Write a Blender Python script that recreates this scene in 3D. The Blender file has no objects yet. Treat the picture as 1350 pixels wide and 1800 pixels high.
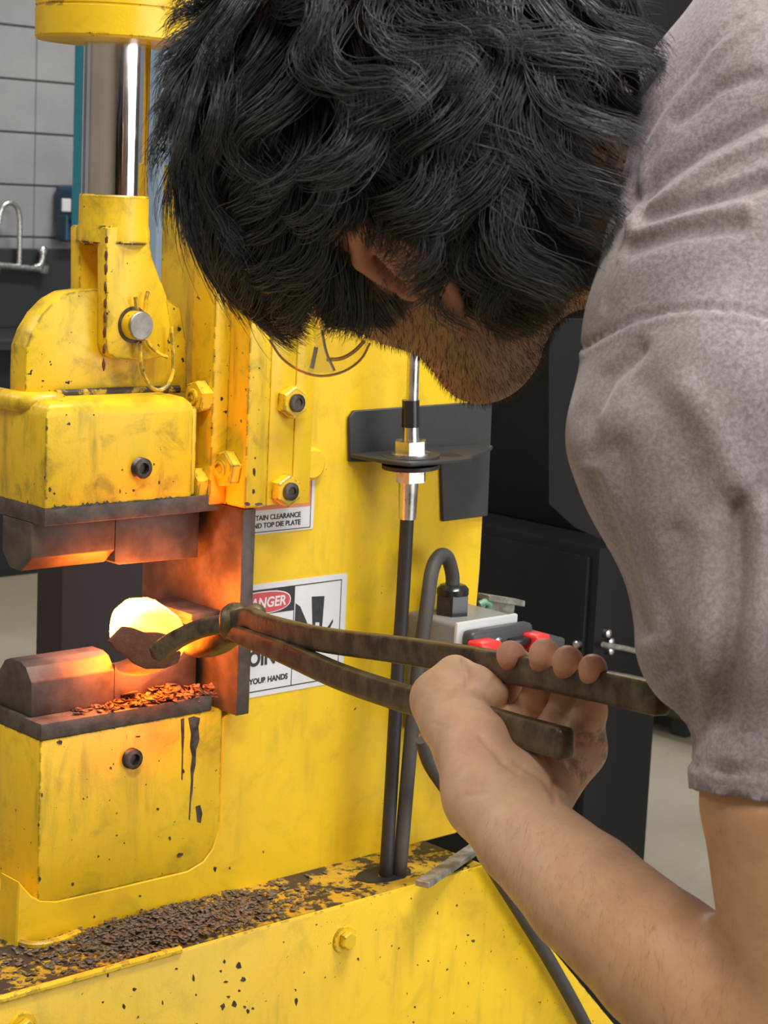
import bpy, bmesh, math, random
import numpy as np
from mathutils import Vector, Matrix

# ------------------------------------------------------------------ camera, world, lights
random.seed(7); rng = np.random.default_rng(7)
SC = bpy.context.scene
COL = SC.collection
FPX = 3400.0
YAW, PITCH, ROLL = 0.825300412, 0.160441326, 0.0458843643
cw = np.array([math.cos(YAW)*math.cos(PITCH), math.sin(YAW)*math.cos(PITCH), -math.sin(PITCH)])
cr = np.cross(cw, [0, 0, 1.0]); cr /= np.linalg.norm(cr); cu = np.cross(cr, cw)
cr, cu = math.cos(ROLL)*cr + math.sin(ROLL)*cu, -math.sin(ROLL)*cr + math.cos(ROLL)*cu
def ray(px, py): return cw + cr*((px-675)/FPX) + cu*((900-py)/FPX)
CAM = np.array([0, 0, 1.0]) - ray(72, 1300)*1.55

cam_d = bpy.data.cameras.new('camera'); cam = bpy.data.objects.new('camera', cam_d); COL.objects.link(cam)
cam_d.sensor_fit = 'HORIZONTAL'; cam_d.sensor_width = 36; cam_d.lens = FPX/1350*36
cam_d.clip_start = 0.02; cam_d.clip_end = 100
cam.matrix_world = Matrix(((cr[0], cu[0], -cw[0], CAM[0]), (cr[1], cu[1], -cw[1], CAM[1]), (cr[2], cu[2], -cw[2], CAM[2]), (0, 0, 0, 1)))
cam_d.dof.use_dof = True; cam_d.dof.focus_distance = 1.35; cam_d.dof.aperture_fstop = 42
SC.camera = cam

W = bpy.data.worlds.new('world'); SC.world = W; W.use_nodes = True
bg = W.node_tree.nodes['Background']; bg.inputs[0].default_value = (0.93, 0.96, 1.0, 1); bg.inputs[1].default_value = 0.26

def area(name, loc, target, sx, sy, power, color):
    d = bpy.data.lights.new(name, 'AREA'); d.shape = 'RECTANGLE'; d.size = sx; d.size_y = sy; d.energy = power; d.color = color
    o = bpy.data.objects.new(name, d); COL.objects.link(o); o.location = loc
    o.rotation_euler = (Vector(target)-Vector(loc)).to_track_quat('-Z', 'Y').to_euler()
    return o
# daylight through the open roller door behind the photographer, and the shop's ceiling lamps
area('door_daylight', (1.7, -5.4, 2.0), (0.2, 0, 1.0), 4.2, 3.2, 175, (0.96, 0.98, 1.0))
area('ceiling_lamp', (-1.2, -1.9, 3.9), (-1.2, -1.9, 0), 1.3, 0.4, 95, (1.0, 0.97, 0.93))
area('ceiling_lamp', (0.6, -0.9, 3.9), (0.6, -0.9, 0), 1.3, 0.4, 80, (1.0, 0.97, 0.93))
area('ceiling_lamp', (-2.5, 2.8, 3.9), (-2.5, 2.8, 0), 1.3, 0.4, 60, (1.0, 0.97, 0.93))
area('ceiling_lamp', (3.4, 3.2, 3.9), (3.4, 3.2, 0), 1.3, 0.4, 95, (1.0, 0.97, 0.93))

SC.view_settings.view_transform = 'Standard'; SC.view_settings.look = 'None'
SC.view_settings.gamma = 1.0; SC.view_settings.exposure = 0.0; SC.view_settings.use_curve_mapping = False

# ------------------------------------------------------------------ geometry helpers
def K(px, py, dep): return CAM + ray(px, py)*dep
def onX(px, py, x): d = ray(px, py); return CAM + d*((x-CAM[0])/d[0])
def onY(px, py, y): d = ray(px, py); return CAM + d*((y-CAM[1])/d[1])
def onZ(px, py, z): d = ray(px, py); return CAM + d*((z-CAM[2])/d[2])
def proj(V):
    d = np.asarray(V)-CAM; z = d@cw
    return 675+FPX*(d@cr)/z, 900-FPX*(d@cu)/z, z

def mesh_obj(name, me, mat=None, parent=None, smooth=False):
    o = bpy.data.objects.new(name, me); COL.objects.link(o)
    if mat is not None and not me.materials: me.materials.append(mat)
    if parent is not None: o.parent = parent
    if smooth: me.shade_smooth()
    return o
def bm_obj(name, bm, mat=None, parent=None, smooth=False, auto=None):
    bmesh.ops.recalc_face_normals(bm, faces=bm.faces[:])
    me = bpy.data.meshes.new(name); bm.to_mesh(me); bm.free()
    o = mesh_obj(name, me, mat, parent, smooth or auto is not None)
    if auto is not None: me.set_sharp_from_angle(angle=math.radians(auto))
    return o
def np_mesh(name, V, F, mat=None, parent=None, smooth=True):
    me = bpy.data.meshes.new(name)
    V = np.asarray(V, np.float32); F = np.asarray(F, np.int32); n = F.shape[1]
    me.vertices.add(len(V)); me.vertices.foreach_set('co', V.ravel())
    me.loops.add(F.size); me.loops.foreach_set('vertex_index', F.ravel())
    me.polygons.add(len(F)); me.polygons.foreach_set('loop_start', np.arange(0, F.size, n, dtype=np.int32))
    me.update(calc_edges=True)
    return mesh_obj(name, me, mat, parent, smooth)
def tag(o, label=None, cat=None, group=None, kind=None):
    if label: o['label'] = label
    if cat: o['category'] = cat
    if group: o['group'] = group
    if kind: o['kind'] = kind
    return o
def empty(name, loc=(0, 0, 0)):
    o = bpy.data.objects.new(name, None); COL.objects.link(o); o.location = loc; o.empty_display_size = 0.05
    return o

def add_prism(bm, pts, off, bevel=0.0, seg=2):
    """closed polygon of 3d points, extruded by vector off"""
    pts = [Vector(p) for p in pts]; off = Vector(off)
    a = [bm.verts.new(p) for p in pts]; b = [bm.verts.new(p+off) for p in pts]
    n = len(a); fs = [bm.faces.new(a), bm.faces.new(b[::-1])]
    for i in range(n): fs.append(bm.faces.new((a[i], b[i], b[(i+1) % n], a[(i+1) % n])))
    if bevel:
        es = {e for f in fs for e in f.edges}
        bmesh.ops.recalc_face_normals(bm, faces=fs)
        bmesh.ops.bevel(bm, geom=list(es), offset=bevel, segments=seg, affect='EDGES', profile=0.5, clamp_overlap=True)
    return bm
def add_box(bm, x0, x1, y0, y1, z0, z1, bevel=0.0, seg=2):
    return add_prism(bm, [(x0, y0, z0), (x1, y0, z0), (x1, y0, z1), (x0, y0, z1)], (0, y1-y0, 0), bevel, seg)
def frame(axis):
    a = Vector(axis).normalized(); t = Vector((0, 0, 1)) if abs(a.z) < 0.9 else Vector((1, 0, 0))
    u = a.cross(t).normalized(); return a, u, a.cross(u)
def add_lathe(bm, base, axis, prof, n=24, phase=0.0):
    """prof: list of (radius, distance along axis); ends are capped"""
    a, u, v = frame(axis); base = Vector(base); rings = []
    for r, h in prof:
        rings.append([bm.verts.new(base+a*h+(u*math.cos(2*math.pi*i/n+phase)+v*math.sin(2*math.pi*i/n+phase))*r) for i in range(n)])
    for A, B in zip(rings, rings[1:]):
        for i in range(n): bm.faces.new((A[i], A[(i+1) % n], B[(i+1) % n], B[i]))
    bm.faces.new(rings[0][::-1]); bm.faces.new(rings[-1])
    return bm
def smooth_path(P, n=8):
    P = [np.array(p, float) for p in P]; Q = [2*P[0]-P[1]]+P+[2*P[-1]-P[-2]]; out = []
    for i in range(1, len(Q)-2):
        for k in range(n):
            t = k/n; a, b, c, d = Q[i-1], Q[i], Q[i+1], Q[i+2]
            out.append(0.5*((2*b)+(c-a)*t+(2*a-5*b+4*c-d)*t*t+(-a+3*b-3*c+d)*t**3))
    out.append(P[-1]); return out
def add_tube(bm, path, rad, n=12, flat=None, up=None):
    """rad scalar or list; flat=(w,h) half sizes of a rounded rectangle section, up = reference up vector"""
    P = [Vector(p) for p in path]; N = len(P)
    R = rad if hasattr(rad, '__len__') else [rad]*N
    T = [(P[min(i+1, N-1)]-P[max(i-1, 0)]).normalized() for i in range(N)]
    ref = Vector(up) if up is not None else (Vector((0, 0, 1)) if abs(T[0].z) < 0.9 else Vector((1, 0, 0)))
    rings = []
    for i in range(N):
        u = (ref-T[i]*ref.dot(T[i])).normalized(); v = T[i].cross(u)
        if up is None: ref = u
        ring = []
        for k in range(n):
            an = 2*math.pi*(k+0.5)/n; c, s = math.cos(an), math.sin(an)
            if flat:
                e = 0.36; w, h = flat
                ring.append(bm.verts.new(P[i]+(v*math.copysign(abs(c)**e, c)*w+u*math.copysign(abs(s)**e, s)*h)*R[i]))
            else: ring.append(bm.verts.new(P[i]+(v*c+u*s)*R[i]))
        rings.append(ring)
    for A, B in zip(rings, rings[1:]):
        for i in range(n): bm.faces.new((A[i], A[(i+1) % n], B[(i+1) % n], B[i]))
    bm.faces.new(rings[0][::-1]); bm.faces.new(rings[-1])
    return bm

# ------------------------------------------------------------------ materials
class NT:
    def __init__(s, name):
        s.m = bpy.data.materials.new(name); s.m.use_nodes = True; s.t = s.m.node_tree; s.n = s.t.nodes; s.l = s.t.links
        s.b = s.n['Principled BSDF']; s.geo = s.n.new('ShaderNodeNewGeometry'); s.pos = s.geo.outputs['Position']
    def link(s, a, b): s.l.new(a, b)
    def set(s, **kw):
        for k, v in kw.items():
            i = s.b.inputs[k.replace('_', ' ')]
            if hasattr(v, 'is_output'): s.link(v, i)
            else: i.default_value = (*v, 1) if isinstance(v, tuple) and len(v) == 3 and i.type == 'RGBA' else v
        return s
    def mapping(s, scale, loc=(0, 0, 0), rot=(0, 0, 0), src=None):
        n = s.n.new('ShaderNodeMapping'); n.inputs['Scale'].default_value = scale; n.inputs['Location'].default_value = loc; n.inputs['Rotation'].default_value = rot
        s.link(src or s.pos, n.inputs['Vector']); return n.outputs[0]
    def noise(s, scale, detail=4, rough=0.55, vec=None, dist=0.0):
        n = s.n.new('ShaderNodeTexNoise'); n.inputs['Scale'].default_value = scale; n.inputs['Detail'].default_value = detail
        n.inputs['Roughness'].default_value = rough; n.inputs['Distortion'].default_value = dist
        s.link(vec or s.pos, n.inputs['Vector']); return n.outputs[0]
    def ramp(s, fac, a, b, ca=0.0, cb=1.0):
        n = s.n.new('ShaderNodeMapRange'); n.interpolation_type = 'SMOOTHSTEP'
        n.inputs[1].default_value = a; n.inputs[2].default_value = b; n.inputs[3].default_value = ca; n.inputs[4].default_value = cb
        s.link(fac, n.inputs[0]); return n.outputs[0]
    def math(s, op, a, b=None):
        n = s.n.new('ShaderNodeMath'); n.operation = op
        for i, v in enumerate((a, b)):
            if v is None: continue
            if hasattr(v, 'is_output'): s.link(v, n.inputs[i])
            else: n.inputs[i].default_value = v
        return n.outputs[0]
    def mix(s, fac, a, b, mode='MIX'):
        n = s.n.new('ShaderNodeMix'); n.data_type = 'RGBA'; n.blend_type = mode
        for i, v in ((0, fac), (6, a), (7, b)):
            if hasattr(v, 'is_output'): s.link(v, n.inputs[i])
            else: n.inputs[i].default_value = (*v, 1) if isinstance(v, tuple) else v
        return n.outputs[2]
    def bump(s, h, strength=0.3, dist=0.002):
        n = s.n.new('ShaderNodeBump'); n.inputs['Strength'].default_value = strength; n.inputs['Distance'].default_value = dist
        s.link(h, n.inputs['Height']); s.link(n.outputs[0], s.b.inputs['Normal']); return n
    def edge(s, radius=0.003):
        n = s.n.new('ShaderNodeBevel'); n.samples = 4; n.inputs['Radius'].default_value = radius
        v = s.n.new('ShaderNodeVectorMath'); v.operation = 'DOT_PRODUCT'; s.link(n.outputs[0], v.inputs[0]); s.link(s.geo.outputs['Normal'], v.inputs[1])
        return v.outputs['Value']

YEL = (0.86, 0.555, 0.016)
def paint(name, grime=0.35, chips=0.5, edge=0.0, rough=0.34, soot=0.0, dirt=0.0):
    t = NT(name)
    big = t.noise(9, 5, 0.6)
    streak = t.noise(1, 5, 0.6, t.mapping((60, 60, 9)))
    smear = t.noise(26, 6, 0.65, dist=0.6)
    c = t.mix(t.ramp(big, 0.3, 0.75, 0, 0.35), YEL, (0.78, 0.47, 0.012))
    g = t.math('MULTIPLY', t.ramp(streak, 0.48, 0.74), t.ramp(big, 0.35, 0.65))
    g = t.math('MAXIMUM', g, t.ramp(smear, 0.47, 0.76, 0, 0.95))
    c = t.mix(t.math('MULTIPLY', g, grime), c, (0.215, 0.155, 0.020))
    if dirt: c = t.mix(dirt, c, (0.26, 0.165, 0.022))
    cn = t.noise(150, 3, 0.55)
    cm = t.ramp(t.noise(14, 3, 0.5, t.mapping((1, 1, 1), (3.1, 0.4, 1.7))), 0.42, 0.62)
    ch = t.math('MULTIPLY', t.ramp(cn, 0.735-0.06*chips, 0.75-0.06*chips), t.math('ADD', cm, 0.25))
    ch = t.ramp(ch, 0.25, 0.55, 0, 1 if chips > 0 else 0)
    if edge > 0:
        e = t.ramp(t.edge(0.0035), 0.985, 0.90)
        e = t.math('MULTIPLY', e, t.ramp(t.noise(75, 4, 0.65), 0.60-0.14*edge, 0.64-0.14*edge))
        ch = t.math('MAXIMUM', ch, e)
    if soot > 0:
        so = t.ramp(t.noise(38, 8, 0.72), 0.56-0.2*soot, 0.62-0.2*soot)
        ch = t.math('MAXIMUM', ch, so)
    c = t.mix(ch, c, (0.035, 0.026, 0.02))
    t.set(Base_Color=c, Roughness=t.ramp(big, 0.2, 0.8, rough-0.07, rough+0.12), Specular_IOR_Level=0.5)
    t.bump(t.math('SUBTRACT', t.noise(420, 2, 0.5), t.math('MULTIPLY', ch, 1.2)), 0.10, 0.0012)
    return t.m
def metal(name, ca, cb, rough=0.45, metallic=0.8, scale=40, bump=0.15, bscale=300):
    t = NT(name); n = t.noise(scale, 6, 0.62)
    t.set(Base_Color=t.mix(t.ramp(n, 0.35, 0.68), ca, cb), Roughness=t.ramp(n, 0.3, 0.7, rough-0.08, rough+0.1), Metallic=metallic)
    if bump: t.bump(t.noise(bscale, 4, 0.6), bump, 0.001)
    return t.m
def plain(name, col, rough=0.5, metallic=0.0, var=0.12, scale=60, bump=0.05, spec=0.5):
    t = NT(name); n = t.noise(scale, 4, 0.6); d = tuple(c*(1-var*2) for c in col)
    t.set(Base_Color=t.mix(n, d, tuple(min(1, c*(1+var)) for c in col)), Roughness=rough, Metallic=metallic, Specular_IOR_Level=spec)
    if bump: t.bump(t.noise(scale*6, 3, 0.6), bump, 0.0008)
    return t.m
M = {}
M['panel'] = paint('yellow_panel_paint', 0.30, 0.25, 0.0, 0.26)
M['worn'] = paint('worn_yellow_paint', 1.0, 0.95, 1.0, 0.36)
M['block'] = paint('scratched_yellow_paint', 0.5, 0.85, 0.9, 0.33)
M['base'] = paint('base_yellow_paint', 0.34, 0.75, 0.55, 0.33)
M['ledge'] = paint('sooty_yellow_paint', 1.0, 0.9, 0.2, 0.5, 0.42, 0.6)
M['clean'] = paint('cylinder_yellow_paint', 0.25, 0.2, 0.35, 0.30)
M['steel'] = metal('die_steel', (0.055, 0.043, 0.036), (0.125, 0.096, 0.080), 0.50, 0.25, 30, 0.12)
M['steel_edge'] = metal('scaled_steel', (0.060, 0.048, 0.040), (0.125, 0.10, 0.082), 0.55, 0.25, 55, 0.25)
M['tong'] = metal('tong_steel', (0.055, 0.042, 0.028), (0.17, 0.135, 0.085), 0.40, 0.55, 60, 0.30, 160)
M['chrome'] = metal('chrome', (0.72, 0.70, 0.69), (0.80, 0.79, 0.78), 0.09, 1.0, 20, 0)
M['zinc'] = metal('zinc_plate', (0.62, 0.61, 0.58), (0.74, 0.73, 0.70), 0.26, 1.0, 60, 0.05)
M['bare'] = metal('bare_steel', (0.24, 0.22, 0.19), (0.42, 0.40, 0.36), 0.45, 0.6, 90, 0.2)
M['darkbolt'] = metal('black_oxide', (0.045, 0.035, 0.03), (0.13, 0.105, 0.09), 0.42, 0.6, 90, 0.2)
M['blackmetal'] = plain('black_powder_coat', (0.035, 0.032, 0.031), 0.5, 0, 0.15, 120, 0.1)
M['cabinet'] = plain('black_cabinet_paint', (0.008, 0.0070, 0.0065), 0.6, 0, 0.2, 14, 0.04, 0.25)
M['glassy'] = plain('dark_grey_panel', (0.030, 0.034, 0.040), 0.3, 0, 0.2, 8, 0)
M['rubber'] = plain('black_rubber', (0.022, 0.020, 0.019), 0.55, 0, 0.2, 90, 0.08)
M['cord'] = plain('grey_black_cord', (0.060, 0.054, 0.050), 0.6, 0, 0.15, 90, 0.08)
M['gloss'] = plain('black_nylon', (0.018, 0.017, 0.017), 0.22, 0, 0.1, 60, 0)
M['greybox'] = plain('grey_enclosure', (0.215, 0.21, 0.195), 0.42, 0, 0.06, 20, 0.05)
M['whitelip'] = plain('pale_grey_gasket', (0.55, 0.55, 0.54), 0.4, 0, 0.04, 20, 0)
M['switch'] = plain('charcoal_switch_plastic', (0.052, 0.051, 0.052), 0.45, 0, 0.1, 100, 0.08)
M['red'] = plain('red_button_plastic', (0.80, 0.035, 0.030), 0.35, 0, 0.05, 60, 0)
M['green'] = plain('green_wire', (0.16, 0.36, 0.27), 0.4, 0, 0.1, 60, 0)
M['label'] = plain('label_vinyl', (0.70, 0.69, 0.70), 0.42, 0, 0.06, 35, 0.02)
M['ink'] = plain('black_label_ink', (0.035, 0.031, 0.033), 0.5, 0, 0.5, 160, 0)
M['redink'] = plain('red_label_ink', (0.62, 0.075, 0.085), 0.5, 0, 0.15, 120, 0)
M['orangeink'] = plain('orange_label_ink', (0.78, 0.24, 0.10), 0.5, 0, 0.1, 100, 0)
M['teal'] = plain('teal_paint', (0.035, 0.27, 0.37), 0.45, 0, 0.05)
M['paleblue'] = plain('pale_blue_paint', (0.42, 0.54, 0.68), 0.5, 0, 0.05)
M['bluefoam'] = plain('dark_blue_plastic', (0.012, 0.060, 0.11), 0.4, 0, 0.1)
M['sink'] = plain('dark_sink_laminate', (0.032, 0.032, 0.034), 0.5, 0, 0.1, 10)
M['darkrubber'] = plain('black_kick_board', (0.012, 0.011, 0.011), 0.6, 0, 0.1, 10)
M['farmetal'] = plain('dark_blued_sheet', (0.030, 0.022, 0.026), 0.5, 0.2, 0.15, 12)

def floor_mat():
    t = NT('sealed_concrete_floor'); a = t.noise(0.8, 5, 0.6); b = t.noise(14, 6, 0.7)
    c = t.mix(t.ramp(a, 0.35, 0.65), (0.31, 0.258, 0.182), (0.42, 0.37, 0.285)); c = t.mix(t.ramp(b, 0.60, 0.72, 0, 0.5), c, (0.14, 0.12, 0.10))
    t.set(Base_Color=c, Roughness=0.5); return t.m
def block_mat():
    t = NT('painted_block_wall'); a = t.noise(3, 4, 0.6); b = t.noise(90, 4, 0.7)
    t.set(Base_Color=t.mix(t.ramp(a, 0.3, 0.7), (0.28, 0.28, 0.278), (0.34, 0.34, 0.335)), Roughness=0.7); t.bump(b, 0.5, 0.004); return t.m
M['floor'] = floor_mat(); M['block_wall'] = block_mat(); M['mortar'] = plain('mortar', (0.16, 0.16, 0.16), 0.85)

def hot_mat():
    t = NT('glowing_hot_steel')
    n = t.noise(45, 5, 0.65)
    dm = t.n.new('ShaderNodeVectorMath'); dm.operation = 'DISTANCE'; t.link(t.pos, dm.inputs[0]); dm.inputs[1].default_value = tuple(onY(238, 1092, 0.03))
    g = t.math('ADD', t.ramp(dm.outputs['Value'], 0.030, 0.085), t.math('MULTIPLY', t.math('SUBTRACT', n, 0.5), 0.7))   # cooler towards the gripped end
    c = t.mix(t.ramp(g, 0.0, 0.9), (1.0, 0.19, 0.014), (1.0, 0.14, 0.005))
    t.set(Base_Color=(0.3, 0.1, 0.03), Roughness=0.7, Emission_Color=c, Emission_Strength=t.ramp(g, 0.0, 0.95, 78, 5)); return t.m
M['hot'] = hot_mat()
def crust_mat():
    t = NT('dull_scale_crust'); n = t.noise(110, 6, 0.7)
    t.set(Base_Color=t.mix(n, (0.045, 0.022, 0.012), (0.12, 0.055, 0.03)), Roughness=0.8, Emission_Color=(1.0, 0.16, 0.01), Emission_Strength=t.ramp(n, 0.45, 0.8, 0.03, 0.12)); t.bump(n, 0.6, 0.002); return t.m
M['crust'] = crust_mat()
M['flake'] = plain('grey_mill_scale', (0.165, 0.145, 0.115), 0.5, 0.1, 0.4, 60, 0.1)
M['flake_red'] = plain('brown_mill_scale', (0.26, 0.13, 0.085), 0.6, 0.1, 0.4, 60, 0.1)
M['rust'] = plain('rust_scar', (0.16, 0.055, 0.02), 0.7, 0, 0.4, 150, 0.2)

# ------------------------------------------------------------------ the setting
def struct(name, bm, mat, parent=None):
    o = bm_obj(name, bm, mat, parent); o['kind'] = 'structure'; return o
b = bmesh.new(); add_box(b, -5, 9, -7, 5.6, -0.12, 0.0); struct('floor', b, M['floor'])
YW = 5.299
b = bmesh.new(); add_box(b, -2.0, 9, YW+0.012, YW+0.25, 0, 4.2); wall = struct('wall_back', b, M['mortar'])
b = bmesh.new(); add_box(b, -4.9, -4.7, -7, 5.5, 0, 4.2); struct('wall_left', b, plain('tan_wall_paint', (0.36, 0.29, 0.22), 0.7, 0, 0.1, 3))
b = bmesh.new(); add_box(b, -4.9, 9, -6.9, -6.7, 0, 4.2); struct('wall_front', b, plain('grey_wall_paint', (0.30, 0.29, 0.27), 0.7, 0, 0.1, 3))
# blocks: 0.4 x 0.2 m stack bond, the ones around the view
bb = bmesh.new(); add_box(bb, 0.0012, 0.3988, 0, 0.05, 0.0035, 0.1965, 0.003, 1)
bmesh.ops.recalc_face_normals(bb, faces=bb.faces[:]); bme = bpy.data.meshes.new('brick'); bb.to_mesh(bme); bb.free(); bme.materials.append(M['block_wall'])
for i in range(-8, 14):
    for j in range(0, 13):
        o = bpy.data.objects.new('brick', bme); COL.objects.link(o); o.parent = wall
        o.location = (3.3213+0.4*i, YW, 0.0275+0.2*j)

# ------------------------------------------------------------------ forging press
press = empty('forging_press', (0.2, 0.05, 0))
tag(press, 'worn yellow hydraulic forging press with chrome ram and steel dies', 'forging press')
press_inv = Matrix.Translation((-0.2, -0.05, 0))
def part(name, bm, mat, parent=None, auto=35):
    o = bm_obj(name, bm, mat, None, auto=auto)
    o.parent = parent or press; o.matrix_parent_inverse = Matrix.Identity(4) if parent else press_inv
    return o
def lab(o, s): o['label'] = s; return o
def PY(pts, y): return [onY(a, c, y) for a, c in pts]

# side plate: y = 0 is the near face
tip = PY([(28, 1645), (33, 1549), (44, 1562), (56, 1575), (72, 1583), (100, 1584), (200, 1562), (330, 1531), (358, 1514), (374, 1492), (386, 1455)], 0)
sp = [(p[0], 0, max(p[2], 0.829)) for p in tip]
sp[0] = (-0.0205, 0, 0.829)
sp += [(0.1835, 0, 0.99), (0.1955, 0, 0.995), (0.1955, 0, 1.62), (0.492, 0, 1.62), (0.492, 0, 1.09), (0.480, 0, 0.829)]
b = bmesh.new(); add_prism(b, sp, (0, 0.028, 0), 0.0012, 1); part('side_plate', b, M['panel'])
# weld bead between plate foot and base
b = bmesh.new(); path = [onZ(x, y, 0.832) for x, y in ((30, 1655), (60, 1662), (100, 1655), (138, 1640))]
add_tube(b, smooth_path(path, 5), 0.0036, 8); part('weld_bead', b, M['worn'])
# lower block carrying the bottom die
cut = [(p_[0], 0.0004, p_[2]) for p_ in tip[4:]]
b = bmesh.new(); add_prism(b, [(0, 0.0004, tip[4][2])]+cut[1:]+[(0.1834, 0.0004, 0.9985), (0, 0.0004, 0.9985)], (0, 0.10, 0), 0.0012, 2)
part('anvil_block', b, M['block'])
b = bmesh.new(); add_box(b, -0.016, 0.16, 0.03, 0.10, 0.829, 0.866, 0.002); part('anvil_foot', b, M['block'])
# die plates and dies
b = bmesh.new(); add_box(b, -0.0005, 0.171, -0.0005, 0.104, 0.9990, 1.0125, 0.0008); part('lower_die_plate', b, M['steel_edge'])
b = bmesh.new(); add_box(b, -0.0005, 0.171, -0.0005, 0.104, 1.1735, 1.1872, 0.0008); part('upper_die_plate', b, M['steel_edge'])
def die(name, sect_a, x0, xs, x1, outline_b, y0, y1):
    bm = bmesh.new()
    add_prism(bm, [(x0, y, z) for y, z in sect_a], (xs-x0, 0, 0), 0.0012, 2)
    add_prism(bm, [(x, y0, z) for x, z in outline_b], (0, y1-y0, 0), 0.001, 2)
    return part(name, bm, M['steel'])
lo_prof = [(0.021, 1.0125), (0.021, 1.0415), (0.030, 1.0525), (0.0385, 1.0555), (0.0535, 1.0555), (0.062, 1.0525), (0.071, 1.0415), (0.071, 1.0125)]
grv = [(0.0845+0.031-0.031*math.cos(a), 1.0465-0.0135*math.sin(a)) for a in np.linspace(0.15, math.pi-0.15, 13)]
die('lower_die', lo_prof, 0.0035, 0.0845, 0.169, [(0.0845, 1.0125), (0.0845, 1.0465)]+grv+[(0.1475, 1.0465), (0.169, 1.0465), (0.169, 1.0125)], 0.021, 0.071)
up_prof = [(0.0186, 1.1735), (0.0186, 1.1440), (0.0330, 1.1318), (0.0500, 1.1318), (0.0620, 1.1440), (0.0620, 1.1735)]
die('upper_die', up_prof, -0.0005, 0.0800, 0.166, [(0.0800, 1.1735), (0.166, 1.1735), (0.166, 1.1300), (0.0840, 1.1315), (0.0800, 1.1340)], 0.0186, 0.0620)
# vertical steel back plate
b = bmesh.new(); add_box(b, 0.1805, 0.1945, -0.0225, 0.12, 0.9975, 1.1765, 0.0009); part('back_plate', b, M['steel'])
# stop bars on the back plate
for k, (z0, x0) in enumerate(((1.0795, 0.150), (1.0735, 0.153))):
    b = bmesh.new(); add_box(b, x0, 0.1805, 0.004+0.003*k, 0.068, z0, z0+0.0055, 0.0006); part('stop_bar', b, M['steel_edge'])
b = bmesh.new(); add_box(b, 0.152, 0.1805, 0.03, 0.075, 1.0465, 1.0735, 0.001); part('stop_support', b, M['steel'])

# ram head
b = bmesh.new()
add_box(b, 0.0, 0.1425, 0.0, 0.104, 1.1872, 1.272)
for f in b.faces: pass
es = [e for e in b.edges if all(v.co.z > 1.26 for v in e.verts)]
bmesh.ops.bevel(b, geom=es, offset=0.013, segments=3, affect='EDGES', profile=0.5)
es = [e for e in b.edges if abs(e.verts[0].co.z-e.verts[1].co.z) > 0.03 or all(v.co.z < 1.19 for v in e.verts)]
bmesh.ops.bevel(b, geom=es, offset=0.0010, segments=2, affect='EDGES', profile=0.5)
head_part = part('ram_head', b, M['worn'])
b = bmesh.new(); add_box(b, 0.1425, 0.1490, 0.003, 0.104, 1.1875, 1.262, 0.002); part('ram_strip', b, M['worn'])
# weld blob; dark tube stands in for shadow and oil where lug meets head
b = bmesh.new(); add_tube(b, smooth_path([(0.000, 0.075, 1.2675), (0.004, 0.036, 1.2675), (0.022, 0.026, 1.2685), (0.036, 0.028, 1.267)], 6), [0.0085]*13+[0.008, 0.0075, 0.007, 0.006, 0.005, 0.003], 12); part('weld_bead', b, M['worn'])
b = bmesh.new(); add_tube(b, smooth_path([(0.030, 0.0345, 1.2735), (0.09, 0.0345, 1.2738), (0.152, 0.0345, 1.2735)], 6), 0.0034, 8); part('oily_shadow_seam', b, M['ledge'])
# lug
lugp = PY([(45, 702), (45, 660), (47, 610), (57, 582), (75, 552), (98, 528), (123, 514), (167, 509), (270, 512), (318, 540), (328, 600), (330, 690)], 0.038)
b = bmesh.new(); add_prism(b, lugp, (0, 0.0245, 0), 0.002, 2); part('ram_lug', b, M['worn'])
# clevis (fork) with collar
AX, AY = 0.0928, 0.050
arm = [(187, 400), (187, 608), (192, 622), (203, 630), (250, 633), (285, 628), (296, 612), (300, 566), (293, 520), (268, 452), (259, 400)]
b = bmesh.new()
add_prism(b, PY(arm, 0.024), (0, 0.0135, 0), 0.0012, 2)
an = PY(arm, 0.024); add_prism(b, [(p[0], 0.0630, p[2]) for p in an], (0, 0.0140, 0), 0.0022, 2)
x0, zt = an[0][0], an[0][2]; zb = onY(187, 431, 0.024)[2]
add_prism(b, [(x0+0.001, 0.0252, zb), (an[-1][0]-0.001, 0.0252, zb), (an[-1][0]-0.001, 0.0252, zt-0.001), (x0+0.001, 0.0252, zt-0.001)], (0, 0.0506, 0), 0.0012, 2)
add_lathe(b, (AX, AY, zt-0.012), (0, 0, 1), [(0.0300, 0), (0.0295, 0.010), (0.0285, 0.014), (0.0283, 0.0365), (0.0272, 0.038)], 40)
clevis = part('clevis', b, M['worn'])
# rust scars down the clevis edge
for k in range(9):
    z = 1.398-0.0125*k+random.uniform(-0.002, 0.002); xx = x0-0.0011
    b = bmesh.new(); bmesh.ops.create_icosphere(b, subdivisions=2, radius=1)
    for v in b.verts: v.co = Vector((x0+0.0012+v.co.x*0.0012, 0.0252+v.co.y*random.uniform(0.0012, 0.0022), z+v.co.z*random.uniform(0.003, 0.006)))
    part('rust_scar', b, M['rust'])
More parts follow.
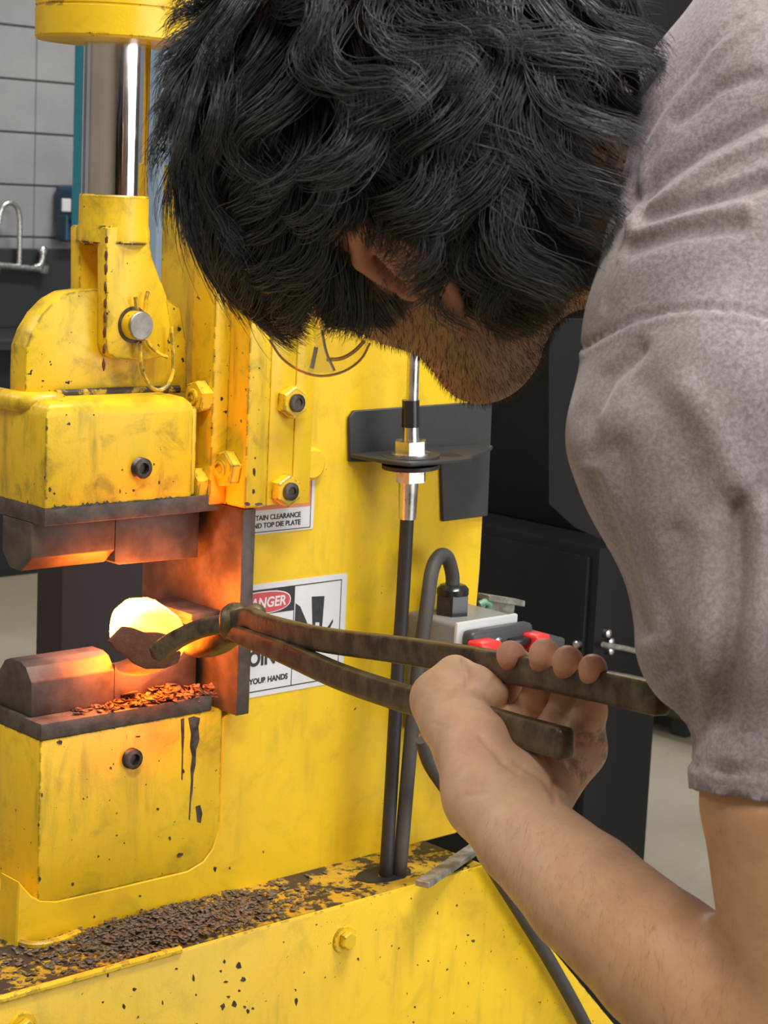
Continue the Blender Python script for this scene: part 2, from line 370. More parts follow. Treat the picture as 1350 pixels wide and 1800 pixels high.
# pin and hairpin clip
pc = onY(249, 573, 0.012)
b = bmesh.new(); add_lathe(b, (pc[0], 0.030, pc[2]), (0, -1, 0), [(0.0118, 0), (0.0118, 0.017)], 32); pin = part('clevis_pin', b, M['worn'])
b = bmesh.new(); add_lathe(b, (pc[0], 0.0135, pc[2]), (0, -1, 0), [(0.0117, 0), (0.0117, 0.001), (0.0108, 0.002)], 32); part('pin_face', b, M['bare'], pin)
b = bmesh.new(); add_lathe(b, (pc[0], 0.0242, pc[2]), (0, -1, 0), [(0.0150, 0), (0.0150, 0.0004)], 32); part('pin_hole', b, M['darkbolt'], pin)
clip = [(247, 603), (247, 625), (250, 650), (262, 676), (277, 686), (292, 680), (301, 664), (305, 640), (303, 600), (301, 575)]
b = bmesh.new(); add_tube(b, smooth_path([onY(x, y, 0.017) for x, y in clip], 6), 0.0017, 8)
add_tube(b, smooth_path([onY(x, y, 0.019) for x, y in ((247, 603), (256, 598), (266, 610), (280, 622), (294, 628))], 5), 0.0016, 8)
add_tube(b, [onY(238, 522, 0.019), onY(241, 545, 0.019)], 0.0017, 8)
add_tube(b, smooth_path([onY(260, 513, 0.019), onY(257, 525, 0.018), onY(255, 546, 0.019)], 4), 0.0017, 8)
part('hairpin_clip', b, M['worn'], pin)
# piston rod and cylinder end
b = bmesh.new(); add_lathe(b, (AX, AY, zt+0.01), (0, 0, 1), [(0.0268, 0), (0.0268, 0.30)], 64); part('piston_rod', b, M['chrome'])
zc = onY(200, 68, AY)[2]
b = bmesh.new(); add_lathe(b, (AX-0.002, AY, zc-0.004), (0, 0, 1), [(0.052, 0), (0.0625, 0.0008), (0.0642, 0.003), (0.0642, 0.0245), (0.0632, 0.0252), (0.0632, 0.0262), (0.0642, 0.027), (0.0642, 0.22)], 64)
part('cylinder_housing', b, M['clean'])
b = bmesh.new(); add_box(b, 0.1, 0.30, -0.01, 0.11, zc+0.005, zc+0.22, 0.004); part('cylinder_mount', b, M['clean'])

def nut(base, axis, r, h, mat, hole=0.5, stud=0.0, phase=0.0, washer=0.0, name='nut', studmat=None):
    bm = bmesh.new()
    if washer: add_lathe(bm, Vector(base), axis, [(washer, 0), (washer, 0.0012)], 24)
    add_lathe(bm, Vector(base), axis, [(r, 0), (r, h*0.86), (r*0.9, h)], 6, phase)
    o = part(name, bm, mat, auto=25)
    bm = bmesh.new()
    rr = r*hole; a = Vector(axis).normalized(); bs = Vector(base)+a*(h+stud)
    # raised collar and recessed socket at the bolt's end
    add_lathe(bm, Vector(base)+a*(h*0.9), axis, [(rr, 0), (rr, h*0.1+stud), (rr*0.86, h*0.1+stud+0.0006), (rr*0.55, h*0.1+stud+0.0006), (rr*0.5, h*0.1+stud-0.001)], 18)
    part('bolt_end', bm, studmat or mat, o)
    return o
# nuts on the guide plate's front face (axes along -X)
XG = 0.1775
b = bmesh.new(); add_box(b, 0.1605, XG, -0.002, 0.030, 1.1790, 1.46, 0.0015); part('guide_rib', b, M['worn'])
for px, py in ((358, 697), (351, 850), (406, 823)):
    big = px > 380; p = onX(px, py, XG if big else 0.1605)
    nut((p[0], p[1], p[2]), (-1, 0, 0), 0.0160 if big else 0.0142, 0.011, M['worn'], 0.5, 0.002, 0.3)
# guide plate and gib bars
b = bmesh.new(); add_box(b, XG, 0.2010, -0.028, 0.10, 1.1785, 1.46, 0.0012); part('guide_plate', b, M['worn'])
b = bmesh.new(); add_box(b, 0.2020, 0.2290, -0.0270, 0.0, 1.1790, 1.46, 0.0010); part('gib_bar', b, M['panel'])
b = bmesh.new(); add_box(b, 0.2295, 0.2490, -0.0275, 0.0, 1.1780, 1.46, 0.0010); part('gib_bar', b, M['panel'])
for px, py in ((508, 706), (497, 861)):
    p = onY(px, py, -0.027)
    nut((p[0], -0.027, p[2]), (0, -1, 0), 0.0140, 0.0095, M['worn'], 0.55, 0.003, 0.5, studmat=M['darkbolt'])
p = onY(551, 815, -0.004)
b = bmesh.new(); add_lathe(b, (p[0]-0.002, 0.001, p[2]), (0, -1, 0), [(0.0145, 0), (0.0145, 0.006), (0.012, 0.008)], 28); part('round_plug', b, M['panel'])
# set screws in head and block
for px, py, y in ((245, 822, 0.0), (229, 1332, 0.0006)):
    p = onY(px, py, y)
    bm = bmesh.new(); prof = [(0.0088, -0.006)]
    for q in range(4): prof += [(0.0088, -0.001+0.0016*q), (0.0080, -0.0002+0.0016*q)]
    prof += [(0.0085, 0.0062), (0.0072, 0.0070), (0.0048, 0.0070), (0.0044, 0.0030), (0.0002, 0.0030)]
    add_lathe(bm, (p[0], y, p[2]), (0, -1, 0), prof, 24); part('set_screw', bm, M['darkbolt'])

# bracket for the control cable
zl = 1.2125
bp = [(614, 735), (623, 722), (866, 705), (858, 907), (779, 917), (776, 812), (615, 812)]
b = bmesh.new(); add_prism(b, PY(bp, -0.004), (0, 0.0036, 0), 0.0008, 1); brk = part('cable_bracket', b, M['blackmetal'])
e0 = onY(615, 812, -0.004)[0]; e1 = onY(776, 812, -0.004)[0]
b = bmesh.new(); add_prism(b, [(e0, -0.002, zl-0.002), (e0+0.004, -0.050, zl-0.002), (e0+0.012, -0.070, zl-0.002), (e1-0.03, -0.072, zl-0.002), (e1-0.014, -0.058, zl-0.002), (e1+0.03, -0.035, zl-0.002), (e1+0.055, -0.016, zl-0.002), (e1+0.05, -0.002, zl-0.002)], (0, 0, 0.004), 0.0008, 1)
part('bracket_ledge', b, M['blackmetal'], brk)
b = bmesh.new(); q_ = onZ(792, 799, zl+0.0024); add_lathe(b, (q_[0], q_[1], zl+0.0018), (0, 0, 1), [(0.011, 0), (0.011, 0.0005)], 20); part('slot', b, M['darkrubber'], brk)
YC = -0.042
def cx(px, py): return onY(px, py, YC)
ctr = cx(722, 800); CX = ctr[0]
def seg(name, py0, py1, r0, r1, mat, n=24, par=None, shift=(0, 0)):
    a = cx(722+shift[0], py0); c = cx(722+shift[1], py1)
    bm = bmesh.new(); ax = Vector((c-a)); add_lathe(bm, a, ax, [(r0, 0), (r1, ax.length)], n, 0.2); return part(name, bm, mat, par)
cable = seg('control_cable_end', 560, 712, 0.0056, 0.0056, M['zinc'], 20, None, (7, 2))
seg('rubber_boot', 703, 750, 0.0078, 0.0082, M['gloss'], 24, cable)
seg('threaded_sleeve', 750, 776, 0.0070, 0.0076, M['zinc'], 24, cable)
for nm, py0, py1, r, m, n in (('lock_nut', 797, 774, 0.0150, 'zinc', 6), ('washer', 801, 796, 0.0175, 'zinc', 32), ('washer', 806, 799, 0.0260, 'blackmetal', 36), ('washer', 822, 815, 0.0260, 'blackmetal', 36), ('lock_nut', 846, 824, 0.0145, 'zinc', 6)):
    seg(nm, py0, py1, r, r, M[m], n, cable)
seg('ferrule', 846, 912, 0.0090, 0.0078, M['zinc'], 12, cable, (-4, -6))
b = bmesh.new(); pth = [cx(716, 905), cx(708, 1050), cx(698, 1200), cx(688, 1380), onZ(678, 1540, 0.830), onZ(676, 1560, 0.80)]
add_tube(b, smooth_path(pth, 8), 0.0063, 14); part('control_cable', b, M['rubber'])
# power cord looping out of the gland
b = bmesh.new()
pth = [onY(795, 1040, -0.03), onY(795, 1010, -0.03), onY(786, 980, -0.032), onY(772, 978, -0.036), onY(759, 1005, -0.042), onY(750, 1070, -0.050), onY(740, 1140, -0.052), onY(726, 1260, -0.052), onY(712, 1420, -0.052), onZ(702, 1536, 0.830), onZ(700, 1556, 0.80)]
add_tube(b, smooth_path(pth, 8), 0.0067, 14); part('power_cord', b, M['cord'])
# switch box
YL = -0.066
xl = onY(803, 1096, YL)[0]; xr = onY(908, 1086, YL)[0]; zt2 = onY(803, 1096, YL)[2]
b = bmesh.new(); add_box(b, xl-0.0002, xr, YL+0.0008, 0.0, zt2-0.115, zt2-0.001, 0.004, 3); box = part('switch_box', b, M['greybox'])
b = bmesh.new(); add_box(b, xl-0.0003, xr+0.001, YL-0.0012, YL+0.0035, zt2-0.116, zt2+0.0005, 0.0018, 2); part('box_gasket', b, M['whitelip'], box)
b = bmesh.new(); add_box(b, xl+0.0045, xr+0.008, YL-0.016, YL-0.001, zt2-0.105, zt2-0.006, 0.005, 3); part('switch_cover', b, M['switch'], box)
for px, py, w in ((852, 1140, 0.0135), (942, 1127, 0.0095)):
    p = onY(px, py, YL-0.024); b = bmesh.new(); add_box(b, p[0]-w, p[0]+w, YL-0.034, YL-0.014, p[2]-0.0085, p[2]+0.0075, 0.0028, 3); part('red_button', b, M['red'], box)
p = onY(876, 1129, YL-0.016); b = bmesh.new(); add_lathe(b, (p[0], YL-0.0155, p[2]), (0, -1, 0), [(0.0046, 0), (0.0046, 0.001), (0.003, 0.0018)], 16); part('cover_screw', b, M['zinc'], box)
p0 = onY(950, 1122, YL-0.02); b = bmesh.new(); add_box(b, p0[0]-0.004, p0[0]+0.027, YL-0.028, YL+0.02, p0[2]-0.05, p0[2]-0.001, 0.003, 2); part('switch_guard', b, M['switch'], box)
p0 = onY(915, 1124, YL-0.02); b = bmesh.new(); add_box(b, p0[0]-0.014, p0[0]+0.012, YL-0.027, YL-0.012, p0[2]-0.004, p0[2]+0.002, 0.0018, 2); part('switch_lever', b, M['gloss'], box)
g = onY(794, 1077, -0.03)
b = bmesh.new(); add_lathe(b, (g[0], -0.03, zt2-0.002), (0, 0, 1), [(0.0165, 0), (0.0165, 0.019), (0.0155, 0.0205)], 6, 0.3)
add_lathe(b, (g[0], -0.03, zt2+0.018), (0, 0, 1), [(0.0150, 0), (0.0150, 0.005), (0.0120, 0.0085), (0.0085, 0.0095)], 28); part('cable_gland', b, M['gloss'], box)
# metal outlet box edge behind the press, with its green wire
q0 = onY(842, 1042, 0.03); q1 = onY(906, 1052, 0.03); q2 = onY(903, 1092, 0.03)
b = bmesh.new(); add_prism(b, [q0, q1, q2, onY(842, 1085, 0.03)], (0, 0.002, 0), 0.0004, 1)
add_prism(b, [q0, q1, q1+np.array([0, 0, -0.006]), q0+np.array([0, 0, -0.006])], (0, -0.014, 0), 0.0006, 1); ob = part('outlet_box', b, M['bare'])
b = bmesh.new(); add_tube(b, smooth_path([onY(843, 1062, 0.022), onY(852, 1058, 0.02), onY(860, 1062, 0.02), onY(856, 1072, 0.022), onY(842, 1078, 0.022)], 6), 0.0032, 10); part('green_wire', b, M['green'], ob)

# base: top ledge and flared front panel
ZB = 0.829
b = bmesh.new()
fr = [(-0.30, ZB), (0.436, ZB), (0.476, 0.787), (0.556, 0.705), (0.648, 0.610), (0.66, 0.10), (-0.30, 0.10)]
add_prism(b, [(x, -0.0815, z) for x, z in fr], (0, 0.30, 0), 0.003, 2); part('base_cabinet', b, M['base'])
b = bmesh.new(); add_box(b, -0.298, 0.4345, -0.079, 0.20, ZB-0.001, ZB+0.0012, 0.0004, 1); ledge = part('base_ledge', b, M['ledge'])
b = bmesh.new(); add_tube(b, smooth_path([(-0.2, -0.0805, ZB), (0.0, -0.0805, ZB+0.0005), (0.085, -0.0805, ZB)], 5), 0.0032, 8); part('weld_bead', b, M['base'])
hc = onZ(676, 1544, ZB)
b = bmesh.new(); add_lathe(b, (hc[0]+0.004, hc[1]+0.006, ZB+0.0011), (0, 0, 1), [(0.030, 0), (0.030, 0.0006)], 32)
for v in b.verts: v.co.y = hc[1]+0.006+(v.co.y-hc[1]-0.006)*0.62
part('cable_hole', b, M['darkrubber'])
for px, py in ((604, 1650), (38, 1806)):
    p = onY(px, py, -0.0815); bm = bmesh.new(); add_lathe(bm, (p[0], -0.0815, p[2]), (0, -1, 0), [(0.0125, 0), (0.0125, 0.0015), (0.0115, 0.0022)], 28); wsh = part('bolt_washer', bm, M['base'])
    bm = bmesh.new(); add_lathe(bm, (p[0]+0.001, -0.0835, p[2]), (0, -1, 0), [(0.0085, 0), (0.0085, 0.005), (0.0072, 0.0062)], 6, 0.4); part('bolt_head', bm, M['base'], wsh)
# rest of the machine out of sight: rear column
b = bmesh.new(); add_box(b, 0.21, 0.485, 0.03, 0.10, 0.829, 1.60, 0.004); part('rear_column', b, M['panel'])

# warning labels
def sheet(name, pts, y, mat, parent=None, th=0.0004, bev=0):
    bm = bmesh.new(); add_prism(bm, [(p[0], y, p[1]) for p in pts], (0, th, 0), bev, 2); return part(name, bm, mat, parent)
def text(s, x, z, size, y, mat, parent, shear=0.0, bold=0.0, align='LEFT', sx=1.0):
    cu_ = bpy.data.curves.new('t', 'FONT'); cu_.body = s; cu_.size = size; cu_.offset = bold; cu_.align_x = align; cu_.extrude = 0.0001/size*size
    to = bpy.data.objects.new('t', cu_); COL.objects.link(to); bpy.context.view_layer.update()
    me = bpy.data.meshes.new_from_object(to.evaluated_get(bpy.context.evaluated_depsgraph_get()))
    bpy.data.objects.remove(to)
    me.transform(Matrix(((sx, shear, 0, x), (0, 0, -1, y), (0, 1, 0, z), (0, 0, 0, 1))))
    me.materials.clear(); me.materials.append(mat)
    o = mesh_obj('lettering', me, mat); o.parent = parent; return o
def rr(x0, x1, z0, z1, r=0.002, n=4):
    out = []
    for cx_, cz_, a0 in ((x1-r, z1-r, 0), (x0+r, z1-r, 1), (x0+r, z0+r, 2), (x1-r, z0+r, 3)):
        for k in range(n+1):
            a = (a0+k/n)*math.pi/2; out.append((cx_+r*math.cos(a), cz_+r*math.sin(a)))
    return out
# upper label: clearance notice
yl1 = -0.0005
L1 = lab(sheet('warning_label', rr(0.1965, 0.2775, 1.149, 1.205), yl1, M['label']), 'white clearance notice partly covered by the gib bars')
sheet('border_line', [(0.1965, 1.1505), (0.2740, 1.1505), (0.2740, 1.1512), (0.1965, 1.1512)], yl1-0.0002, M['ink'], L1, 0.0002)
sheet('border_line', [(0.2733, 1.1505), (0.2740, 1.1505), (0.2740, 1.200), (0.2733, 1.200)], yl1-0.0002, M['ink'], L1, 0.0002)
sheet('orange_band', [(0.1965, 1.1700), (0.2735, 1.1700), (0.2735, 1.20), (0.1965, 1.20)], yl1-0.0002, M['orangeink'], L1, 0.0002)
text('MAINTAIN CLEARANCE', 0.2625, 1.1612, 0.0063, yl1-0.0003, M['ink'], L1, 0, 0.00012, 'RIGHT', 0.98)
text('AND TOP DIE PLATE', 0.2625, 1.1544, 0.0063, yl1-0.0003, M['ink'], L1, 0, 0.00012, 'RIGHT', 0.98)
# lower label: danger, pinch point
L2 = lab(sheet('warning_label', rr(0.1965, 0.3205, 1.004, 1.105), yl1, M['label']), 'white danger label with crushed hand pictogram')
def inkbar(x0, x1, z0, z1, m='ink', d=1): return sheet('border_line', [(x0, z0), (x1, z0), (x1, z1), (x0, z1)], yl1-0.0002*d, M[m], L2, 0.0002)
inkbar(0.1965, 0.3140, 1.0085, 1.0094); inkbar(0.1965, 0.3140, 1.0990, 1.0999); inkbar(0.3132, 0.3140, 1.0085, 1.0999); inkbar(0.2585, 0.2593, 1.0085, 1.0990)
inkbar(0.1965, 0.2585, 1.0775, 1.0990)
ov = [(0.222+0.0315*math.copysign(abs(math.cos(a))**0.75, math.cos(a)), 1.0880+0.0092*math.copysign(abs(math.sin(a))**0.85, math.sin(a))) for a in np.linspace(0, 2*math.pi, 33)[:-1]]
sheet('danger_rim', [(0.222+(x-0.222)*1.04, 1.0880+(z-1.0880)*1.1) for x, z in ov], yl1-0.0004, M['label'], L2, 0.0002)
sheet('danger_oval', ov, yl1-0.0006, M['redink'], L2, 0.0002)
text('DANGER', 0.2485, 1.0838, 0.0125, yl1-0.0007, M['label'], L2, 0.12, 0.0003, 'RIGHT', 0.95)
text('PINCH', 0.2500, 1.0580, 0.0185, yl1-0.0002, M['ink'], L2, 0, 0.0007, 'RIGHT', 0.9)
text('POINT', 0.2500, 1.0325, 0.0185, yl1-0.0002, M['ink'], L2, 0, 0.0007, 'RIGHT', 0.9)
text('TCH YOUR HANDS', 0.2545, 1.0160, 0.0069, yl1-0.0002, M['ink'], L2, 0, 0.00025, 'RIGHT', 0.98)
def pic(pts): return sheet('pictogram', pts, yl1-0.0002, M['ink'], L2, 0.0002)
pic([(0.2790, 1.0875), (0.2940, 1.0865), (0.2925, 1.0560), (0.2895, 1.0555), (0.2893, 1.0630), (0.2845, 1.0635), (0.2843, 1.0565), (0.2815, 1.0570)])
pic([(0.2605, 1.0835), (0.2660, 1.0800), (0.2760, 1.0620), (0.2780, 1.0600), (0.2800, 1.0560), (0.2960, 1.0550), (0.3010, 1.0590), (0.3050, 1.0640), (0.3055, 1.0615), (0.3020, 1.0560), (0.2960, 1.0500), (0.2900, 1.0440), (0.2860, 1.0400), (0.2855, 1.0310), (0.2800, 1.0300), (0.2790, 1.0380), (0.2760, 1.0450), (0.2680, 1.0530), (0.2605, 1.0560)])
# oil run down the block and paint chips along the upper die plate
for oil in ([(331, 1262), (341, 1259), (352, 1262), (349, 1278), (351, 1300), (345, 1318), (344, 1345), (340, 1362), (339, 1390), (336, 1408), (334, 1442), (332, 1440), (334, 1400), (336, 1372), (335, 1352), (338, 1330), (334, 1312), (336, 1290)], [(318, 1264), (324, 1262), (324, 1290), (322, 1330), (321, 1372), (319, 1370), (320, 1325), (319, 1290)], [(344, 1418), (352, 1415), (356, 1430), (353, 1447), (347, 1445)]):
    b = bmesh.new(); add_prism(b, PY(oil, 0.0001), (0, 0.0004, 0)); part('oil_run', b, M['darkbolt'])
for k in range(13):
    px = 92+k*19+random.uniform(-5, 5); py = 897-(px-80)*0.079; h = random.uniform(3, 9); w = random.uniform(5, 11)
    pts = [(px-w, py), (px-w*0.7, py-h*random.uniform(0.5, 1)), (px-w*0.2, py-h*random.uniform(0.4, 0.8)), (px+w*0.3, py-h), (px+w*0.8, py-h*random.uniform(0.3, 0.8)), (px+w, py)]
    b = bmesh.new(); add_prism(b, PY(pts, -0.0004), (0, 0.0003, 0)); part('paint_chip', b, M['darkbolt'])

# larger paint chips and scars that can be told apart
def chip(px, py, w, h, y):
    n = 7; pts = []
    for q in range(n):
        a = 2*math.pi*q/n+random.uniform(-0.3, 0.3); e = random.uniform(0.55, 1.1); pts.append((px+w*e*math.cos(a), py+h*e*math.sin(a)))
    bm = bmesh.new(); add_prism(bm, PY(pts, y-0.0002), (0, 0.0003, 0)); return part('paint_chip', bm, M['darkbolt'])
for px, py, w, h in ((395, 1690, 3, 4), (420, 1697, 6, 6), (428, 1722, 7, 6), (397, 1726, 5, 3), (402, 1752, 4, 3), (412, 1765, 6, 9), (392, 1770, 5, 7), (430, 1770, 3, 3), (445, 1773, 3, 3), (436, 1778, 4, 5), (421, 1742, 3, 3), (388, 1707, 2.5, 2.5), (237, 1739, 4, 4), (181, 1762, 2.5, 3), (218, 1770, 3, 6), (286, 1762, 2, 5), (310, 1703, 3.5, 3), (340, 1720, 3, 8), (190, 1714, 2.5, 5), (345, 1749, 2.5, 2.5), (630, 1686, 2.5, 4), (832, 1654, 4, 3), (521, 1760, 3, 9)): chip(px, py, w, h, -0.0815)
for px, py, w, h in ((88, 860, 3, 6), (96, 868, 3, 3), (121, 745, 4, 3), (117, 729, 1.5, 1.5), (165, 729, 1.5, 1.5), (82, 752, 2.5, 6), (215, 826, 2, 2.5), (271, 816, 2, 2), (280, 848, 2.5, 4), (235, 862, 3, 3), (211, 864, 1.5, 4), (79, 840, 2, 4)): chip(px, py, w, h, 0.0)
for px, py, w, h in ((105, 1305, 6, 4), (243, 1295, 5, 2), (316, 1503, 7, 5), (278, 1422, 3, 3), (299, 1474, 3, 5), (323, 1356, 2, 5), (219, 1482, 1.5, 1.5), (128, 1555, 3, 4), (195, 1350, 3, 3), (378, 1528, 4, 5), (404, 1526, 2, 3), (463, 1498, 1.5, 3), (70, 1546, 3, 5), (74, 1398, 2, 4), (68, 1450, 2, 4), (166, 1612, 2, 3), (246, 1575, 3, 2), (249, 1599, 2, 3)): chip(px, py, w, h, 0.0)
for px, py, w, h in ((447, 830, 2.5, 9), (446, 865, 4, 6), (449, 805, 2, 2), (424, 740, 2, 4), (436, 886, 7, 4), (455, 886, 8, 3)): chip(px, py, w, h, -0.0282)

# loose things around the press
def flake_mesh(name, pts, size, mat, seedv, tilt=0.5):
    r = np.random.default_rng(seedv); V = []; F = []
    for p, s in zip(pts, size):
        n = 5; a = np.sort(r.uniform(0, 2*math.pi, n)); rad = s*r.uniform(0.55, 1.1, n)
        nx = r.normal(0, tilt, 2); t = np.array([nx[0], nx[1], 1.0]); t /= np.linalg.norm(t)
        u = np.cross(t, [1, 0.2, 0]); u /= np.linalg.norm(u); v = np.cross(t, u)
        base = len(V); th = s*0.14
        ring = [p+u*math.cos(x)*q+v*math.sin(x)*q for x, q in zip(a, rad)]
        V += [c for c in ring]+[c+t*th for c in ring]
        for i in range(1, n-1): F.append((base, base+i+1, base+i)); F.append((base+n, base+n+i, base+n+i+1))
        for i in range(n):
            j = (i+1) % n; F.append((base+i, base+j, base+n+j)); F.append((base+i, base+n+j, base+n+i))
    return np_mesh(name, V, F, mat, None, False)
# scale piled on the base ledge
pts = []; sz = []
while len(pts) < 2600:
    x = random.gauss(0.10, 0.085); y = random.uniform(-0.076, -0.003)
    if not -0.15 < x < 0.40: continue
    dens = math.exp(-((x-0.10)/0.11)**2)
    if random.random() > 0.12+0.9*dens*(0.35+0.65*(1-abs(y+0.035)/0.045)): continue
    pts.append(np.array([x, y, ZB+0.0016+0.004*random.random()*dens])); sz.append(random.uniform(0.0012, 0.0048))
fo = flake_mesh('mill_scale', pts, sz, M['flake'], 3, 0.13)
tag(fo, 'grey flakes of mill scale heaped along the sooty base ledge', 'mill scale', kind='stuff')
pts = []; sz = []
while len(pts) < 300:
    x = random.triangular(0.035, 0.172, 0.135); y = random.uniform(0.001, 0.0205); h = max(0, 1-abs(x-0.13)/0.06)
    pts.append(np.array([x, y, 1.0135+random.random()*0.008*h*(0.3+y/0.02)])); sz.append(random.uniform(0.0016, 0.0052))
for k in range(40): pts.append(np.array([random.uniform(0.155, 0.176), random.uniform(-0.002, 0.02), random.uniform(1.005, 1.022)])); sz.append(random.uniform(0.002, 0.005))
fo = flake_mesh('mill_scale', pts, sz, M['flake_red'], 5, 0.32)
tag(fo, 'orange-lit flakes of scale lying on the lower die plate', 'mill scale', kind='stuff')
for k, (px, py, y, s, l) in enumerate(((229, 1220, 0.016, 0.0088, 'large pale scale flake standing against the lower die'), (368, 1206, 0.012, 0.0075, 'upright scale flake leaning on the back plate corner'), (290, 1224, 0.010, 0.0065, 'curled scale flake amid the small flakes on the die plate'))):
    p = onY(px, py, y); o = flake_mesh('scale_flake', [np.array(p)], [s], M['flake_red'], 30+k, 1.2); tag(o, l, 'scale flake', 'large scale flakes on the die plate')
p0 = onZ(742, 1560, 0.834); p1 = onZ(862, 1478, 0.834); d = Vector(p1-p0).normalized(); s = d.cross(Vector((0, 0, 1))).normalized()*0.007
b = bmesh.new(); add_prism(b, [Vector(p0)-s, Vector(p0)+s, Vector(p1)+s, Vector(p1)-s], (0, 0, 0.006), 0.0008, 1)
tag(bm_obj('steel_bar', b, M['bare']), 'short grey steel bar lying across the base ledge by the wrist', 'bar')
# cable running down the right flank of the base
b = bmesh.new(); pth = [onY(742, 1300, -0.10), onY(757, 1345, -0.10), onY(800, 1410, -0.098), onY(862, 1520, -0.094), onY(915, 1605, -0.092), onY(970, 1695, -0.092), onY(1030, 1805, -0.094), onY(1075, 1910, -0.098)]
add_tube(b, smooth_path(pth, 8), 0.0066, 14); tag(bm_obj('cable', b, M['cord'], auto=40), 'black cable running down the right flank of the yellow base', 'cable')

# hot billet
A = np.array(onY(240, 1099, 0.034)); B = np.array(onY(281, 1126, -0.026)); ax = B-A; Lb = np.linalg.norm(ax); ax /= Lb
bil = empty('hot_billet', tuple(A)); tag(bil, 'glowing white-hot round steel billet gripped between the dies', 'billet')
def bpart(name, bm, mat, auto=40):
    o = bm_obj(name, bm, mat, None, auto=auto); o.parent = bil; o.matrix_parent_inverse = Matrix.Translation(-Vector(A)); return o
b = bmesh.new(); R0 = 0.0258
add_lathe(b, A, ax, [(R0*0.55, -0.004), (R0*0.86, -0.001), (R0*0.97, 0.004), (R0, 0.012), (R0*1.0, Lb*0.6), (R0*0.97, Lb*0.85), (R0*0.86, Lb), (R0*0.6, Lb+0.003)], 40)
for v in b.verts:
    q = np.array(v.co); n_ = math.sin(q[0]*310+1)*math.sin(q[2]*270)*0.0009; v.co += Vector(((q-A)-ax*np.dot(q-A, ax)))*n_/R0
bpart('glowing_body', b, M['hot'])
cr_px = [(193, 1128), (204, 1116), (218, 1102), (236, 1104), (256, 1112), (280, 1112), (302, 1117), (310, 1130), (320, 1148), (314, 1166), (290, 1176), (258, 1177), (238, 1168), (220, 1152), (204, 1143)]
b = bmesh.new(); yc = B[1]-0.0065
add_prism(b, [onY(x, y, yc+random.uniform(-0.0008, 0.0008)) for x, y in cr_px], (0, 0.0045, 0), 0.0012, 2); bpart('scale_crust', b, M['crust'])
# tongs
piv = np.array(K(412, 1092, 1.50))
tg = empty('tongs', tuple(piv)); tag(tg, 'long dark steel blacksmith tongs held in the hand and gripping the billet', 'tongs')
def tpart(name, bm, auto=50):
    o = bm_obj(name, bm, M['tong'], None, auto=auto); o.parent = tg; o.matrix_parent_inverse = Matrix.Translation(-Vector(piv)); return o
up_ = tuple(cu)
def dep_r(x, x1=1165, d1=0.96): return 1/(0.680+(1/d1-0.680)*(x-415)/(x1-415))      # straight bars coming towards the viewer
b = bmesh.new()
P1 = [(400, 1092), (440, 1086), (470, 1100), (560, 1123), (700, 1142), (830, 1162), (960, 1187), (1080, 1211), (1140, 1224), (1157, 1228), (1166, 1230)]
pth = smooth_path([K(x, y, dep_r(x)) for x, y in P1], 8); n = len(pth)
rad = [0.8+0.2*min(1, i/20) for i in range(n)]
for i in range(9): rad[n-1-i] *= [0.55, 0.78, 0.88, 0.94, 0.97, 0.98, 0.99, 1, 1][i]
add_tube(b, pth, rad, 16, (0.0052, 0.0085), up_); tpart('rein', b)
b = bmesh.new()
P2 = [(395, 1100), (430, 1118), (500, 1146), (600, 1190), (700, 1224), (800, 1251), (900, 1281), (970, 1301), (988, 1306), (997, 1309)]
pth = smooth_path([K(x, y, dep_r(x, 1000, 1.0)) for x, y in P2], 8); n = len(pth); rad = [0.8+0.2*min(1, i/20) for i in range(n)]
for i in range(9): rad[n-1-i] *= [0.55, 0.78, 0.88, 0.94, 0.97, 0.98, 0.99, 1, 1][i]
add_tube(b, pth, rad, 16, (0.0052, 0.0085), up_); tpart('rein', b)
b = bmesh.new()
J1 = [(450, 1095, 1.495), (418, 1098, 1.50), (385, 1098, 1.515), (350, 1106, 1.53), (318, 1120, 1.540), (296, 1134, 1.547), (280, 1147, 1.551), (270, 1156, 1.553)]
pth = smooth_path([K(*q) for q in J1], 7); n = len(pth)
add_tube(b, pth, [1.0-0.18*math.sin(3*i/n) if i < n-6 else 0.9*(n-i)/7+0.1 for i in range(n)], 16, (0.0085, 0.0085), up_); tpart('jaw', b)
b = bmesh.new()
J2 = [(440, 1108, 1.51), (410, 1112, 1.525), (385, 1128, 1.545), (362, 1136, 1.575), (345, 1134, 1.60), (334, 1122, 1.63), (322, 1112, 1.65)]
pth = smooth_path([K(*q) for q in J2], 7); n = len(pth)
add_tube(b, pth, [1.0 if i < n-6 else 0.9*(n-i)/7+0.1 for i in range(n)], 16, (0.0085, 0.0090), up_); tpart('jaw', b)
b = bmesh.new(); c0 = Vector(K(414, 1086, 1.480)); tdir = (Vector(CAM)-c0).normalized()+Vector((0, 0, 0.9))
add_lathe(b, c0-tdir.normalized()*0.016, tdir, [(0.012, 0), (0.0125, 0.018), (0.0105, 0.022), (0.006, 0.0245), (0.001, 0.025)], 20); tpart('rivet', b)
b = bmesh.new(); c0 = Vector(K(448, 1082, 1.478)); add_lathe(b, c0-tdir.normalized()*0.012, tdir, [(0.0085, 0), (0.009, 0.014), (0.0075, 0.018), (0.004, 0.020), (0.001, 0.0205)], 16); tpart('boss', b)

# ------------------------------------------------------------------ things behind
# dark steel stand behind the dies
c = K(107, 1060, 2.15)
b = bmesh.new(); add_box(b, c[0], c[0]+0.34, c[1], c[1]+0.05, 0, 1.30, 0.002)
tag(bm_obj('steel_stand', b, M['farmetal']), 'dark steel stand seen behind the dies through the press opening', 'stand')
